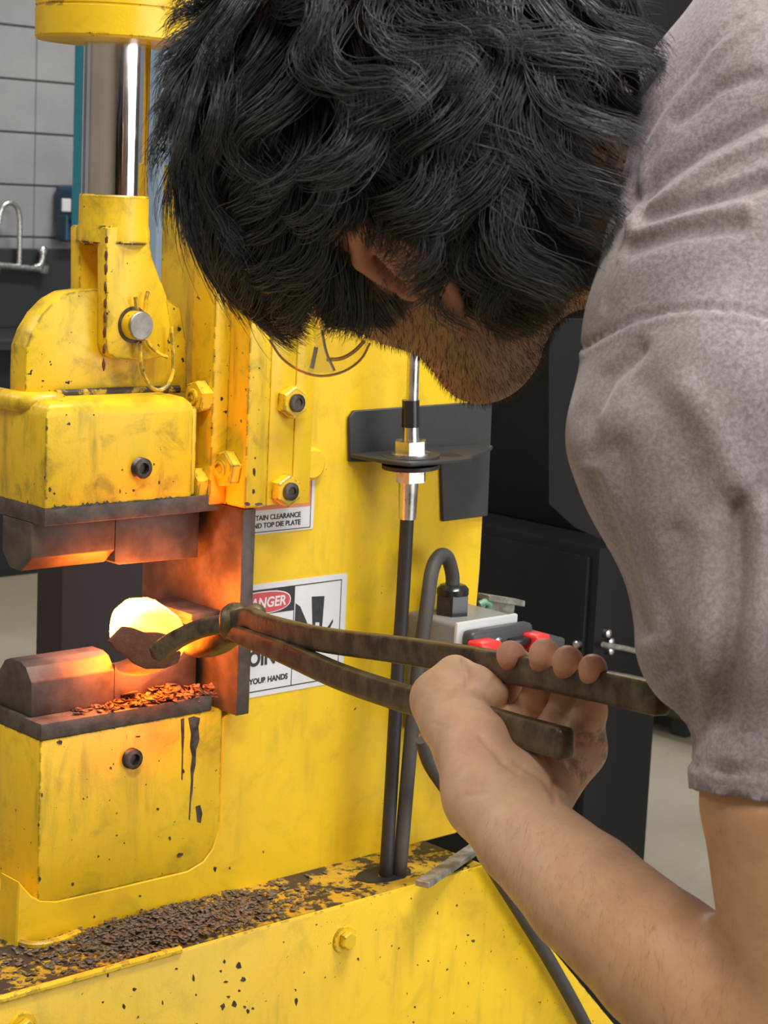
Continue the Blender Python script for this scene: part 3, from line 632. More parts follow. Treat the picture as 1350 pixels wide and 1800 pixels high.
# black cabinet at the right
cab = empty('cabinet', (1.28, 0.53, 0)); tag(cab, 'tall matt black steel cabinet behind the arm and press', 'cabinet')
def cpart(name, bm, mat, parent=None):
    o = bm_obj(name, bm, mat, None, auto=35); o.parent = parent or cab; o.matrix_parent_inverse = Matrix.Translation((-1.28, -0.53, 0)); return o
xr_ = onY(1148, 1300, 0.53)[0]
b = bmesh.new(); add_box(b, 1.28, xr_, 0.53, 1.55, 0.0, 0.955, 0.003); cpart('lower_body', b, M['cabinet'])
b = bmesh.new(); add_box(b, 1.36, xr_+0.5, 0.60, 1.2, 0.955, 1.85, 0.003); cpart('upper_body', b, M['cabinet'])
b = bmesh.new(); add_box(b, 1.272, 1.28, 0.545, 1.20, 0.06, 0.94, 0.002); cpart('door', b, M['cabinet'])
p = K(988, 750, 2.6); b = bmesh.new(); zz0 = onY(965, 885, p[1])[2]
add_prism(b, [onX(964, 560, p[0]), onX(1060, 560, p[0]), onX(1060, 950, p[0]), onX(1010, 928, p[0]), onX(964, 886, p[0])], (0.006, 0, 0), 0.001, 1); cpart('side_flap', b, M['glassy'])
for px, py in ((1067, 1113), (1015, 1133), (1072, 1128), (1072, 1143)):
    p = onX(px, py, 1.268) if px < 1050 else onY(px, py, 0.526)
    b = bmesh.new(); add_lathe(b, Vector(p), (-1, 0, 0) if px < 1050 else (0, -1, 0), [(0.006, -0.004), (0.006, 0.004), (0.003, 0.006)], 12); cpart('bolt', b, M['zinc'])
b = bmesh.new(); add_tube(b, [onY(1060, 1133, 0.515), onY(1100, 1140, 0.515), onY(1150, 1152, 0.515)], 0.0042, 8); cpart('latch_rod', b, M['bare'])
# low clutter and a steel angle on the floor far right
p = onZ(1190, 1292, 0.0); b = bmesh.new(); add_box(b, p[0]-0.35, p[0]+0.6, p[1]-0.5, p[1]-0.40, 0.0, 0.05, 0.004); tag(bm_obj('floor_rail', b, M['flake']), 'low dark rail on the concrete floor beyond the cabinet', 'rail')
p = onZ(1190, 1262, 0.0); b = bmesh.new(); add_box(b, p[0]-0.2, p[0]+0.9, p[1]-0.2, p[1]+0.5, 0.06, 0.50, 0.01)
for dx in (-0.15, 0.8): add_box(b, p[0]+dx, p[0]+dx+0.05, p[1]-0.15, p[1]-0.10, 0, 0.07)
tag(bm_obj('machine_bench', b, M['sink']), 'low dark bench standing on the floor behind the sleeve', 'bench')

# sink counter, faucet and dispenser by the block wall
b = bmesh.new(); add_box(b, 2.2, 3.62, YW-0.06, YW-0.004, 0.88, 1.185, 0.004); sinkb = bm_obj('sink_backsplash', b, M['sink'])
cnt = empty('sink_counter', (3.0, YW-0.3, 0)); tag(cnt, 'dark sink counter against the grey block wall', 'sink counter')
for o in (sinkb,): o.parent = cnt; o.matrix_parent_inverse = Matrix.Translation((-3.0, -(YW-0.3), 0))
b = bmesh.new(); add_box(b, 2.2, 3.66, YW-0.55, YW-0.004, 0.84, 0.88, 0.005); o = bm_obj('counter_top', b, M['sink']); o.parent = cnt; o.matrix_parent_inverse = Matrix.Translation((-3.0, -(YW-0.3), 0))
b = bmesh.new(); add_box(b, 2.24, 3.60, YW-0.50, YW-0.004, 0.0, 0.84, 0.005); o = bm_obj('counter_body', b, M['darkrubber']); o.parent = cnt; o.matrix_parent_inverse = Matrix.Translation((-3.0, -(YW-0.3), 0))
fy = YW-0.09
fau = empty('faucet', tuple(onY(33, 470, fy))); tag(fau, 'chrome gooseneck faucet with two handles above the dark sink', 'faucet')
fi = Matrix.Translation(-Vector(onY(33, 470, fy)))
def fpart(name, bm):
    o = bm_obj(name, bm, M['zinc'], None, auto=45); o.parent = fau; o.matrix_parent_inverse = fi; return o
b = bmesh.new(); pth = smooth_path([onY(x, y, fy) for x, y in ((33, 470), (34, 430), (34, 385), (29, 364), (18, 357), (6, 362), (0, 378), (-2, 392))], 6)
add_tube(b, pth, 0.0105, 12); fpart('spout', b)
b = bmesh.new(); add_tube(b, smooth_path([onY(x, y, fy) for x, y in ((-12, 466), (33, 470), (75, 474))], 4), 0.014, 12); fpart('bridge', b)
for s_ in (0, -85):
    b = bmesh.new(); add_tube(b, smooth_path([onY(x+s_, y, fy) for x, y in ((60, 470), (70, 466), (74, 455), (75, 440))], 5), [0.012]*15+[0.016], 12)
    c = onY(75+s_, 437, fy); add_lathe(b, c, (0, 0, 1), [(0.016, -0.02), (0.018, -0.004), (0.012, 0.006)], 14)
    add_lathe(b, onY(76+s_, 478, fy), (0, -0.25, 1), [(0.02, 0), (0.02, 0.03)], 14); fpart('handle', b)
b = bmesh.new(); c = onY(136, 360, YW-0.10)
add_box(b, c[0]-0.055, c[0]+0.12, YW-0.16, YW-0.004, c[2]-0.08, c[2]+0.075, 0.03, 4)
disp = bm_obj('soap_dispenser', b, M['bluefoam'], auto=50); tag(disp, 'dark blue wall dispenser beside the chrome ram', 'dispenser')
b = bmesh.new(); c = onY(118, 363, YW-0.17); add_box(b, c[0]-0.02, c[0]+0.02, YW-0.168, YW-0.158, c[2]-0.02, c[2]+0.03, 0.003); o = bm_obj('paper_tag', b, M['label']); o.parent = disp
b = bmesh.new(); c = onY(122, 398, YW-0.10); add_box(b, c[0]-0.03, c[0]+0.05, YW-0.12, YW-0.05, c[2]-0.06, c[2]+0.045, 0.01); o = bm_obj('nozzle', b, M['bluefoam']); o.parent = disp
c = K(146, 150, 4.5); b = bmesh.new(); add_box(b, c[0]-0.012, c[0]+0.012, c[1]-0.02, c[1]+0.02, 0, 3.2, 0.002)
tag(bm_obj('rack_post', b, M['teal']), 'slim teal post behind the chrome ram', 'post')
c = K(288, 150, 4.5); b = bmesh.new(); add_box(b, c[0]-0.03, c[0]+0.03, c[1]-0.03, c[1]+0.03, 0, 3.2, 0.004)
tag(bm_obj('rack_post', b, M['paleblue']), 'pale blue post between the chrome ram and the hair', 'post')

# ------------------------------------------------------------------ the person
def cone_d(P, a, b, ra, rb):
    ba = b-a; L2 = float(ba@ba)+1e-12; pa = P-a
    t = np.clip(pa@ba/L2, 0, 1)
    return np.sqrt(((pa-t[:, None]*ba)**2).sum(1))-(ra+(rb-ra)*t)
def ell_d(P, c, Mx, r):
    q = (P-c)@Mx; k0 = np.sqrt(((q/r)**2).sum(1)); k1 = np.sqrt(((q/(r*r))**2).sum(1))+1e-9
    return k0*(k0-1)/k1
def smin(a, b, k):
    h = np.maximum(k-np.abs(a-b), 0)/k
    return np.minimum(a, b)-h*h*k*0.25
class Sdf:
    """ordered list of primitives in groups; each group is a smooth union, groups join with their own softness"""
    def __init__(s): s.g = []
    def group(s, k, mode='min'): s.g.append((k, mode, [])); return s
    def cone(s, a, b, ra, rb, k=0.01): s.g[-1][2].append(('c', np.asarray(a, float), np.asarray(b, float), ra, rb, k)); return s
    def chain(s, pts, k=0.01, kk=0.004):
        for i, (p, q) in enumerate(zip(pts, pts[1:])): s.cone(p[0], q[0], p[1], q[1], k if i == 0 else kk)
        return s
    def ell(s, c, Mx, r, k=0.01): s.g[-1][2].append(('e', np.asarray(c, float), Mx, np.asarray(r, float), None, k)); return s
    def ev(s, P):
        D = np.full(len(P), 9.0)
        for gk, mode, prims in s.g:
            G = np.full(len(P), 9.0)
            for pr in prims:
                if pr[0] == 'c':
                    m = max(pr[3], pr[4])+0.05; lo = np.minimum(pr[1], pr[2])-m; hi = np.maximum(pr[1], pr[2])+m
                else:
                    m = pr[3].max()+0.05; lo = pr[1]-m; hi = pr[1]+m
                idx = np.nonzero(((P > lo) & (P < hi)).all(1))[0]
                if not len(idx): continue
                Q = P[idx]
                d = cone_d(Q, *pr[1:5]) if pr[0] == 'c' else ell_d(Q, pr[1], pr[2], pr[3])
                G[idx] = smin(G[idx], d, pr[5])
            if mode == 'sub': D = -smin(-D, G, gk)
            else: D = smin(D, G, gk)
        return D
def surface_nets(sdf, lo, hi, h):
    lo = np.asarray(lo, float); n = np.ceil((np.asarray(hi)-lo)/h).astype(int)+1
    B = 6; nb = n//B+1; n = nb*B+1
    gx = [lo[i]+h*B*(np.arange(nb[i])+0.5) for i in range(3)]
    C = np.stack(np.meshgrid(*gx, indexing='ij'), -1).reshape(-1, 3)
    dc = sdf.ev(C); act = np.abs(dc) < h*B*1.15+0.006
    F = np.full(tuple(n), 1.0, np.float32)
    sgn = np.where(dc < 0, -1.0, 1.0).reshape(tuple(nb)).astype(np.float32)
    F[:-1, :-1, :-1] = np.repeat(np.repeat(np.repeat(sgn, B, 0), B, 1), B, 2)
    bi = np.stack(np.unravel_index(np.nonzero(act)[0], tuple(nb)), -1)*B
    r_ = np.arange(B+1); off = np.stack(np.meshgrid(r_, r_, r_, indexing='ij'), -1).reshape(-1, 3)
    flag = np.zeros(tuple(n), bool)
    I = (bi[:, None, :]+off[None]).reshape(-1, 3); flag[I[:, 0], I[:, 1], I[:, 2]] = True
    I = np.stack(np.nonzero(flag), -1)
    F[flag] = sdf.ev(lo+I*h).astype(np.float32)
    neg = F < 0
    s = sum(neg[i:n[0]-1+i, j:n[1]-1+j, k:n[2]-1+k].astype(np.int8) for i in (0, 1) for j in (0, 1) for k in (0, 1))
    cells = (s > 0) & (s < 8); ci = np.stack(np.nonzero(cells), -1)
    vid = np.full(cells.shape, -1, np.int32); vid[cells] = np.arange(len(ci))
    acc = np.zeros((len(ci), 3)); cnt = np.zeros(len(ci))
    cor = [(i, j, k) for i in (0, 1) for j in (0, 1) for k in (0, 1)]
    for a in cor:
        for ax in range(3):
            if a[ax]: continue
            b = list(a); b[ax] = 1
            fa = F[ci[:, 0]+a[0], ci[:, 1]+a[1], ci[:, 2]+a[2]]; fb = F[ci[:, 0]+b[0], ci[:, 1]+b[1], ci[:, 2]+b[2]]
            m = (fa < 0) != (fb < 0); t = np.where(m, fa/(fa-fb+1e-12), 0)
            p = np.repeat(np.array(a, float)[None], len(ci), 0); p[:, ax] += t
            acc[m] += p[m]; cnt[m] += 1
    V = lo+(ci+acc/cnt[:, None])*h
    Q = []
    for ax in range(3):
        u, v = (ax+1) % 3, (ax+2) % 3
        sl0 = [slice(1, -1)]*3; sl1 = [slice(1, -1)]*3; sl0[ax] = slice(0, -1); sl1[ax] = slice(1, None)
        a = neg[tuple(sl0)]; b = neg[tuple(sl1)]; d = np.stack(np.nonzero(a != b), -1)
        if not len(d): continue
        o = np.array([1, 1, 1]); o[ax] = 0; d = d+o
        sg = neg[d[:, 0], d[:, 1], d[:, 2]]
        def g(du, dv):
            e = d.copy(); e[:, u] += du; e[:, v] += dv; return vid[e[:, 0], e[:, 1], e[:, 2]]
        q = np.stack([g(-1, -1), g(0, -1), g(0, 0), g(-1, 0)], 1); q[~sg] = q[~sg][:, ::-1]; Q.append(q)
    Q = np.concatenate(Q); Q = Q[(Q >= 0).all(1)]
    return V, Q
def relax(V, Q, it=2, lam=0.5):
    E = np.concatenate([Q[:, [0, 1]], Q[:, [1, 2]], Q[:, [2, 3]], Q[:, [3, 0]]])
    for _ in range(it):
        S = np.zeros_like(V); c = np.zeros(len(V))
        for k in range(3):
            S[:, k] = np.bincount(E[:, 0], V[E[:, 1], k], len(V))+np.bincount(E[:, 1], V[E[:, 0], k], len(V))
        c = np.bincount(E[:, 0], minlength=len(V))+np.bincount(E[:, 1], minlength=len(V))
        V = V+(S/np.maximum(c, 1)[:, None]-V)*lam
    return V
def vnormals(V, Q):
    n = np.cross(V[Q[:, 2]]-V[Q[:, 0]], V[Q[:, 3]]-V[Q[:, 1]]); N = np.zeros_like(V)
    for i in range(4):
        for k in range(3): N[:, k] += np.bincount(Q[:, i], n[:, k], len(V))
    return N/(np.linalg.norm(N, axis=1)[:, None]+1e-12)
def poly_dist(pts, poly):
    d = np.full(len(pts), 1e9)
    for a, b in zip(poly, poly[1:]):
        a = np.array(a, float); b = np.array(b, float); ba = b-a
        t = np.clip((pts-a)@ba/(ba@ba), 0, 1); d = np.minimum(d, np.linalg.norm(pts-a-t[:, None]*ba, axis=1))
    return d
def furrows(V, N, items, dmax=None):
    """raise or sink skin / cloth along lines; items: (polyline, width, height in m)"""
    x, y, z = proj(V); pts = np.stack([x, y], 1); front = (N@(-cw)) > -0.2; D = np.zeros(len(V))
    if dmax is not None: front &= z < dmax
    for poly, w, h in items:
        pp = np.array(poly); m = front & (x > pp[:, 0].min()-4*w) & (x < pp[:, 0].max()+4*w) & (y > pp[:, 1].min()-4*w) & (y < pp[:, 1].max()+4*w)
        if m.any(): D[m] += h*np.exp(-(poly_dist(pts[m], poly)/w)**2)
    return V+N*D[:, None]

# head axes in the world
def cv(a): return cr*a[0]+cu*a[1]+cw*a[2]
hF = np.array([-0.46, -0.46, 0.76]); hF /= np.linalg.norm(hF); hU = np.array([-0.7071, 0.7071, 0.0])
hL = np.array([-0.537, -0.537, -0.65]); hL /= np.linalg.norm(hL)
_a = math.radians(5); _c, _s = math.cos(_a), math.sin(_a)
hF, hU, hL = [np.array([v[0]*_c-v[1]*_s, v[0]*_s+v[1]*_c, v[2]]) for v in (hF, hU, hL)]
HL, HF, HU = cv(hL), cv(hF), cv(hU); HM = np.stack([HL, HF, HU], 1)      # columns: left, forward, up
HC = K(722, 240, 1.0)
def H(l, f, u): return HC+HL*l+HF*f+HU*u

S = Sdf()
S.group(0.02)
S.ell(H(0, 0.0, 0.012), HM, (0.077, 0.098, 0.098), 0.01)                     # cranium
S.ell(H(0, 0.030, -0.030), HM, (0.066, 0.070, 0.075), 0.03)                  # face mass
S.cone(H(0.050, 0.008, -0.070), H(0.016, 0.080, -0.101), 0.020, 0.018, 0.03); S.cone(H(-0.050, 0.008, -0.070), H(-0.016, 0.080, -0.101), 0.020, 0.018, 0.03)   # jaw
S.cone(H(0.0, 0.045, -0.080), H(0.0, 0.080, -0.100), 0.038, 0.019, 0.03)     # chin
S.cone(H(0.05, 0.045, -0.035), H(0.035, 0.062, -0.045), 0.024, 0.02, 0.02); S.cone(H(-0.05, 0.045, -0.035), H(-0.035, 0.062, -0.045), 0.024, 0.02, 0.02)  # cheekbones
S.cone(H(0.042, 0.078, 0.000), H(-0.042, 0.078, 0.000), 0.016, 0.016, 0.015)  # brow
S.cone(H(0, 0.096, -0.010), H(0, 0.114, -0.045), 0.008, 0.012, 0.012); S.cone(H(0.010, 0.102, -0.048), H(-0.010, 0.102, -0.048), 0.009, 0.009, 0.008)  # nose
S.cone(H(0.017, 0.091, -0.073), H(-0.017, 0.091, -0.073), 0.0075, 0.0075, 0.006); S.cone(H(0.014, 0.090, -0.082), H(-0.014, 0.090, -0.082), 0.008, 0.008, 0.005)  # lips
S.chain([(H(0, -0.035, -0.060), 0.056), (K(1130, 360, 1.0), 0.055), (K(1290, 340, 1.0), 0.064)], 0.03)   # neck
SH = K(1290, 790, 0.90); EL = K(1462, 1900, 0.895); WR = K(884, 1408, 1.032)
S.chain([(K(1290, 340, 1.0), 0.064), (K(1400, 420, 0.96), 0.07), (SH, 0.050)], 0.04)
S.chain([(SH, 0.050), (K(1385, 1200, 0.887), 0.0330), (K(1408, 1400, 0.885), 0.0455), (EL, 0.042)], 0.03)
S.group(0.02)
S.chain([(EL, 0.041), (K(1300, 1800, 0.915), 0.0385), (K(1165, 1692, 0.94), 0.0345), (K(1030, 1572, 0.975), 0.0310), (K(922, 1470, 1.010), 0.0262), (K(876, 1415, 1.032), 0.0235)], 0.02)
# ears
for sg in (1, -1):
    S.group(0.004)
    hx = [(0.074, 0.014, -0.028), (0.081, 0.006, -0.010), (0.086, -0.010, 0.000), (0.089, -0.026, -0.006), (0.088, -0.032, -0.022), (0.083, -0.025, -0.042), (0.078, -0.012, -0.058)]
    S.chain([(H(a*sg, c_+0.006, d_-0.016), 0.0045) for a, c_, d_ in hx], 0.003)
    S.cone(H(0.076*sg, 0.002, -0.076), H(0.074*sg, 0.005, -0.068), 0.0065, 0.006, 0.004)
    S.ell(H(0.078*sg, -0.008, -0.044), HM, (0.004, 0.016, 0.026), 0.004)
    S.cone(H(0.075*sg, 0.014, -0.052), H(0.077*sg, 0.011, -0.056), 0.005, 0.004, 0.004)
# palm
def k(x, y, d): return K(x, y, d)
MC = [k(855, 1264, 1.125), k(902, 1288, 1.108), k(950, 1314, 1.090), k(1000, 1334, 1.068)]
PI = [k(893, 1214, 1.120), k(948, 1224, 1.092), k(998, 1236, 1.068), k(1038, 1248, 1.045)]
DI = [k(908, 1168, 1.108), k(960, 1172, 1.078), k(1003, 1184, 1.055), k(1044, 1196, 1.033)]
TI = [k(898, 1151, 1.086), k(957, 1150, 1.054), k(998, 1162, 1.031), k(1042, 1174, 1.009)]
S.group(0.016)
for i, (ww, rw) in enumerate(((k(848, 1385, 1.045), 0.019), (k(870, 1392, 1.045), 0.019), (k(905, 1400, 1.045), 0.018), (k(930, 1402, 1.042), 0.018))):
    S.cone(ww, MC[i], rw, [0.0125, 0.0125, 0.0120, 0.0130][i], 0.014)
S.cone(k(1020, 1316, 1.066), k(948, 1392, 1.040), 0.0125, 0.0165, 0.012)     # edge of the hand
S.cone(k(1036, 1256, 1.052), k(1022, 1312, 1.064), 0.0095, 0.0120, 0.010)
S.cone(k(905, 1330, 1.078), k(925, 1390, 1.045), 0.014, 0.017, 0.014)
S.chain([(k(848, 1386, 1.036), 0.0205), (k(834, 1318, 1.060), 0.0218), (k(798, 1262, 1.088), 0.0198), (k(775, 1228, 1.105), 0.0150)], 0.007)   # ball of the thumb
S.cone(k(775, 1240, 1.105), k(855, 1262, 1.128), 0.012, 0.012, 0.015)        # web
S.group(0.008)
TH = [(k(775, 1226, 1.105), 0.0145), (k(800, 1187, 1.112), 0.0110), (k(836, 1206, 1.104), 0.0114), (k(866, 1218, 1.098), 0.0092)]
S.chain(TH, 0.006)
S.group(0.0045)
for i in range(4):
    r0 = [0.0088, 0.0093, 0.0090, 0.0080][i]
    S.chain([(MC[i], r0*1.12), (PI[i], r0*1.04), (DI[i], r0*0.98), (TI[i], r0*0.95)], 0.0025)
ids = [WR, EL, SH, HC, *TI, MC[0]]
lo = np.minimum.reduce([WR-0.12, EL-0.06, SH-0.09, HC-0.16, TI[0]-0.05]); hi = np.maximum.reduce([WR+0.13, EL+0.06, SH+0.09, HC+0.16, TI[0]+0.05, K(1290, 340, 1.0)+0.07])
BV, BQ = surface_nets(S, lo, hi, 0.0017)
BV = relax(BV, BQ, 2, 0.5); BN = vnormals(BV, BQ)
creases = [([(815, 1160), (822, 1184), (824, 1206)], 4, -0.0024), ([(846, 1296), (868, 1318), (888, 1342), (910, 1356)], 6, -0.0016), ([(905, 1340), (955, 1368), (968, 1392)], 4, -0.0012),
           ([(800, 1320), (850, 1338), (890, 1340)], 3, -0.0006), ([(760, 1270), (800, 1283), (830, 1280)], 3, -0.0005), ([(820, 1400), (870, 1392), (930, 1400)], 4, -0.0006), ([(960, 1330), (974, 1360), (974, 1410)], 4, -0.0016),
           ([(930, 1246), (948, 1254)], 3, -0.0008), ([(975, 1256), (1000, 1266)], 3, -0.0008), ([(900, 1236), (915, 1246)], 3, -0.0008), ([(870, 1203), (876, 1212)], 3, -0.0004),
           ([(846, 1186), (862, 1197)], 2.5, -0.0004)]
BV = furrows(BV, BN, creases, 1.2)
def ok_root(p):
    l, f, u = p[..., 0], p[..., 1], p[..., 2]
    front = np.where(f > 0.045, u > 0.048+0.25*(np.abs(l)-0.03).clip(0), True)
    side = np.where((f <= 0.045) & (f > 0.018), u > -0.058, True)
    earz = np.where((f <= 0.018) & (f > -0.026) & (np.abs(l) > 0.055), u > -0.012, True)
    back = np.where(f <= -0.026, u > -0.098, True)
    return front & side & earz & back
def skin_colors(V):
    x, y, z = proj(V); C_ = np.tile(np.array([0.63, 0.392, 0.242]), (len(V), 1))
    def mixc(m, c): C_[:] = C_*(1-m[:, None])+np.array(c)*m[:, None]
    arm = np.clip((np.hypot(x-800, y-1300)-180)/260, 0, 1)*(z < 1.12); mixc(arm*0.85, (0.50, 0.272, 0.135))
    for t in TI: mixc(np.exp(-(np.linalg.norm(V-t, axis=1)/0.012)**2)*0.8, (0.62, 0.27, 0.20))
    mixc(np.exp(-(np.linalg.norm(V-k(830, 1310, 1.04), axis=1)/0.022)**2)*0.35, (0.60, 0.29, 0.21))
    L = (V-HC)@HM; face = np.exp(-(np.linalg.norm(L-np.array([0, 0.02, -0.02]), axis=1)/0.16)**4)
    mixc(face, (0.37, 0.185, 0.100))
    beard = np.clip((-0.035-L[:, 2])/0.03, 0, 1)*np.clip((L[:, 1]+0.01)/0.03, 0, 1)*face
    mixc(beard*0.55, (0.16, 0.095, 0.06))
    ear = np.exp(-(np.linalg.norm(L-np.array([0.086, -0.006, -0.038]), axis=1)/0.026)**4); mixc(ear*0.6, (0.50, 0.20, 0.135))
    eyes = np.maximum(np.exp(-(np.linalg.norm(L-np.array([0.032, 0.088, -0.022]), axis=1)/0.008)**4), np.exp(-(np.linalg.norm(L-np.array([-0.032, 0.088, -0.022]), axis=1)/0.008)**4)); mixc(eyes, (0.06, 0.04, 0.03))
    scal = ok_root(L).astype(float)*(L[:, 2] > -0.10)*(np.linalg.norm(L, axis=1) < 0.135)*(0.75+0.25*np.sin(L[:, 1]*900+7*np.sin(L[:, 2]*700))); mixc(scal, (0.025, 0.021, 0.020))
    return C_
def skin_mat():
    t = NT('skin'); a = t.n.new('ShaderNodeAttribute'); a.attribute_name = 'tint'
    n = t.noise(70, 5, 0.6); n2 = t.noise(22, 5, 0.6)
    c = t.mix(t.ramp(n, 0.35, 0.7, 0, 0.22), a.outputs['Color'], (0.34, 0.13, 0.075)); c = t.mix(t.ramp(n2, 0.55, 0.75, 0, 0.25), c, (0.30, 0.15, 0.075))
    # soot smears on the outer edge of the hand
    pm = t.n.new('ShaderNodeVectorMath'); pm.operation = 'DISTANCE'; t.link(t.pos, pm.inputs[0]); pm.inputs[1].default_value = tuple(k(1035, 1340, 1.05))
    so = t.math('MULTIPLY', t.ramp(pm.outputs['Value'], 0.032, 0.012), t.ramp(t.noise(95, 5, 0.65), 0.47, 0.64, 0, 0.7)); c = t.mix(so, c, (0.07, 0.055, 0.05))
    t.set(Base_Color=c, Roughness=t.ramp(n, 0.3, 0.7, 0.42, 0.56), Subsurface_Weight=0.10, Subsurface_Radius=(0.006, 0.002, 0.001), Subsurface_Scale=1.0, Specular_IOR_Level=0.35)
    t.bump(t.math('ADD', t.noise(900, 3, 0.6), t.math('MULTIPLY', t.noise(1, 4, 0.6, t.mapping((240, 90, 240))), 1.5)), 0.14, 0.0008); return t.m
M['skin'] = skin_mat()
# far arm, joined to the same body mesh (out of the picture)
def KC(a, b_, c_): return CAM+cr*a+cu*b_+cw*c_
S2 = Sdf().group(0.02)
SR = KC(0.43, 0.03, 1.13)
S2.chain([(SR, 0.055), (KC(0.47, -0.25, 1.05), 0.043), (KC(0.44, -0.40, 1.20), 0.034), (KC(0.42, -0.47, 1.28), 0.026)], 0.02)
S2.chain([(KC(0.42, -0.47, 1.28), 0.026), (KC(0.41, -0.51, 1.32), 0.030)], 0.02)
for q in range(4): S2.chain([(KC(0.385+0.017*q, -0.51, 1.335), 0.0095), (KC(0.38+0.018*q, -0.545, 1.365), 0.0088), (KC(0.38+0.017*q, -0.575, 1.36), 0.008)], 0.004)
S2.chain([(KC(0.375, -0.49, 1.31), 0.012), (KC(0.36, -0.52, 1.335), 0.010), (KC(0.365, -0.545, 1.345), 0.009)], 0.006)
V2, Q2 = surface_nets(S2, np.minimum.reduce([SR, KC(0.42, -0.58, 1.40), KC(0.47, -0.25, 1.05)])-0.12, np.maximum.reduce([SR, KC(0.42, -0.58, 1.40), KC(0.47, -0.25, 1.05)])+0.12, 0.004)
nB = len(BV); AV = np.concatenate([BV, V2]); AQ = np.concatenate([BQ, Q2+nB])
floor_pt = np.array([*KC(0.36, 0, 0.85)[:2], 0.0])
person = empty('person', tuple(floor_pt)); tag(person, 'dark-haired person in mauve-grey t-shirt bending over the press holding tongs', 'person')
pinv = Matrix.Translation(-Vector(floor_pt))
def pp(o, par=None):
    o.parent = par or person; o.matrix_parent_inverse = pinv if par is None else Matrix.Identity(4); return o
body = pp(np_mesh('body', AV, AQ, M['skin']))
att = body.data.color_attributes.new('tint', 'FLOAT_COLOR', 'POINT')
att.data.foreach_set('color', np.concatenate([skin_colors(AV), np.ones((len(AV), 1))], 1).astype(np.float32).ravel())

# shirt
T = Sdf().group(0.05)
T.chain([(K(1300, 770, 0.905), 0.0780), (K(1343, 1080, 0.89), 0.0580), (K(1394, 1250, 0.886), 0.0425), (K(1410, 1390, 0.886), 0.0475), (K(1420, 1520, 0.886), 0.0475)], 0.04, 0.012)
T.chain([(K(1300, 770, 0.905), 0.0740), (K(1330, 560, 0.925), 0.0780), (K(1405, 260, 0.955), 0.0830), (K(1545, 10, 0.99), 0.0820)], 0.012, 0.012)
HIP = KC(0.42, -0.26, 0.74)
T.chain([(K(1640, 330, 1.03), 0.125), (KC(0.36, 0.0, 0.90), 0.140), (HIP, 0.135)], 0.06)
T.chain([(K(1640, 330, 1.03), 0.11), (SR, 0.075), (KC(0.46, -0.14, 1.08), 0.062)], 0.05)
hemP = K(1397, 1408, 0.885); hemN = np.cross(K(1397, 1419, 0.84)-K(1205, 1386, 0.885), K(1397, 1401, 0.93)-K(1205, 1386, 0.885)); hemN /= np.linalg.norm(hemN)
armd = EL-SH; armd /= np.linalg.norm(armd)
if hemN@armd < 0: hemN = -hemN
hemA = K(1205, 1386, 0.885)
allp = np.stack([K(1300, 770, .905), K(1420, 1520, .886), K(1545, 10, .99), K(1640, 330, 1.03), HIP, SR, KC(0.46, -0.14, 1.08)])
TV, TQ = surface_nets(T, allp.min(0)-0.16, allp.max(0)+0.16, 0.0028)
TV = relax(TV, TQ, 2, 0.5); TN = vnormals(TV, TQ)
folds = [([(1296, 890), (1296, 1010), (1284, 1140), (1262, 1270)], 20, -0.0060), ([(1335, 900), (1338, 1060), (1320, 1230), (1300, 1330)], 24, 0.005), ([(1240, 930), (1246, 1060), (1232, 1180)], 24, 0.0035),
         ([(1190, 940), (1180, 1060), (1200, 1200), (1215, 1300)], 22, -0.003), ([(1120, 610), (1065, 660), (1040, 730), (1046, 800)], 15, -0.0045), ([(1045, 840), (1075, 930), (1105, 1030), (1130, 1110)], 13, -0.004), ([(1085, 790), (1110, 900), (1150, 1040), (1180, 1180)], 22, -0.003),
         ([(1130, 680), (1180, 740), (1215, 830)], 40, -0.003), ([(1205, 690), (1260, 760), (1290, 840)], 30, 0.003),
         ([(1350, 205), (1240, 255), (1170, 300), (1120, 345)], 12, -0.0040), ([(1350, 245), (1250, 290), (1160, 350), (1110, 390)], 12, 0.003), ([(1350, 320), (1240, 350), (1130, 378)], 14, -0.0040), ([(1350, 300), (1250, 335)], 10, 0.002),
         ([(1300, 395), (1200, 410), (1110, 438)], 14, -0.0035), ([(1310, 365), (1210, 385), (1115, 410)], 10, 0.0025), ([(1330, 130), (1260, 150), (1190, 210)], 11, -0.003),
         # collar band, shoulder and sleeve seams, hem stitching
         ([(1300, 28), (1240, 80), (1175, 165), (1128, 260), (1104, 370), (1082, 450), (1068, 540)], 6, -0.0016), ([(1330, 45), (1255, 110), (1195, 190), (1148, 280), (1122, 380)], 4, -0.0010), ([(1330, 30), (1250, 92), (1185, 180), (1138, 270), (1112, 375), (1092, 455)], 7, 0.0012),
         ([(1030, 612), (1060, 590), (1110, 562), (1170, 547), (1240, 543), (1300, 549), (1360, 562)], 4.5, -0.0022), ([(1030, 622), (1060, 601), (1110, 574), (1170, 560), (1240, 556), (1300, 562), (1360, 575)], 7, 0.0007),
         ([(1188, 1322), (1230, 1342), (1290, 1354), (1360, 1358)], 4, -0.0014), ([(1190, 1340), (1230, 1360), (1290, 1372), (1360, 1376)], 8, 0.0012)]
TV = furrows(TV, TN, folds, 1.2)
wv = 0.0022*(np.sin(TV[:, 0]*41+2.1*np.sin(TV[:, 2]*23))*np.sin(TV[:, 2]*33+1.7*np.sin(TV[:, 1]*29))+0.5*np.sin(TV[:, 1]*77+3*np.sin(TV[:, 2]*31)))
TV = TV+TN*wv[:, None]
hd = (TV-hemA)@hemN; near = np.linalg.norm(TV-K(1397, 1450, 0.886), axis=1) < 0.20
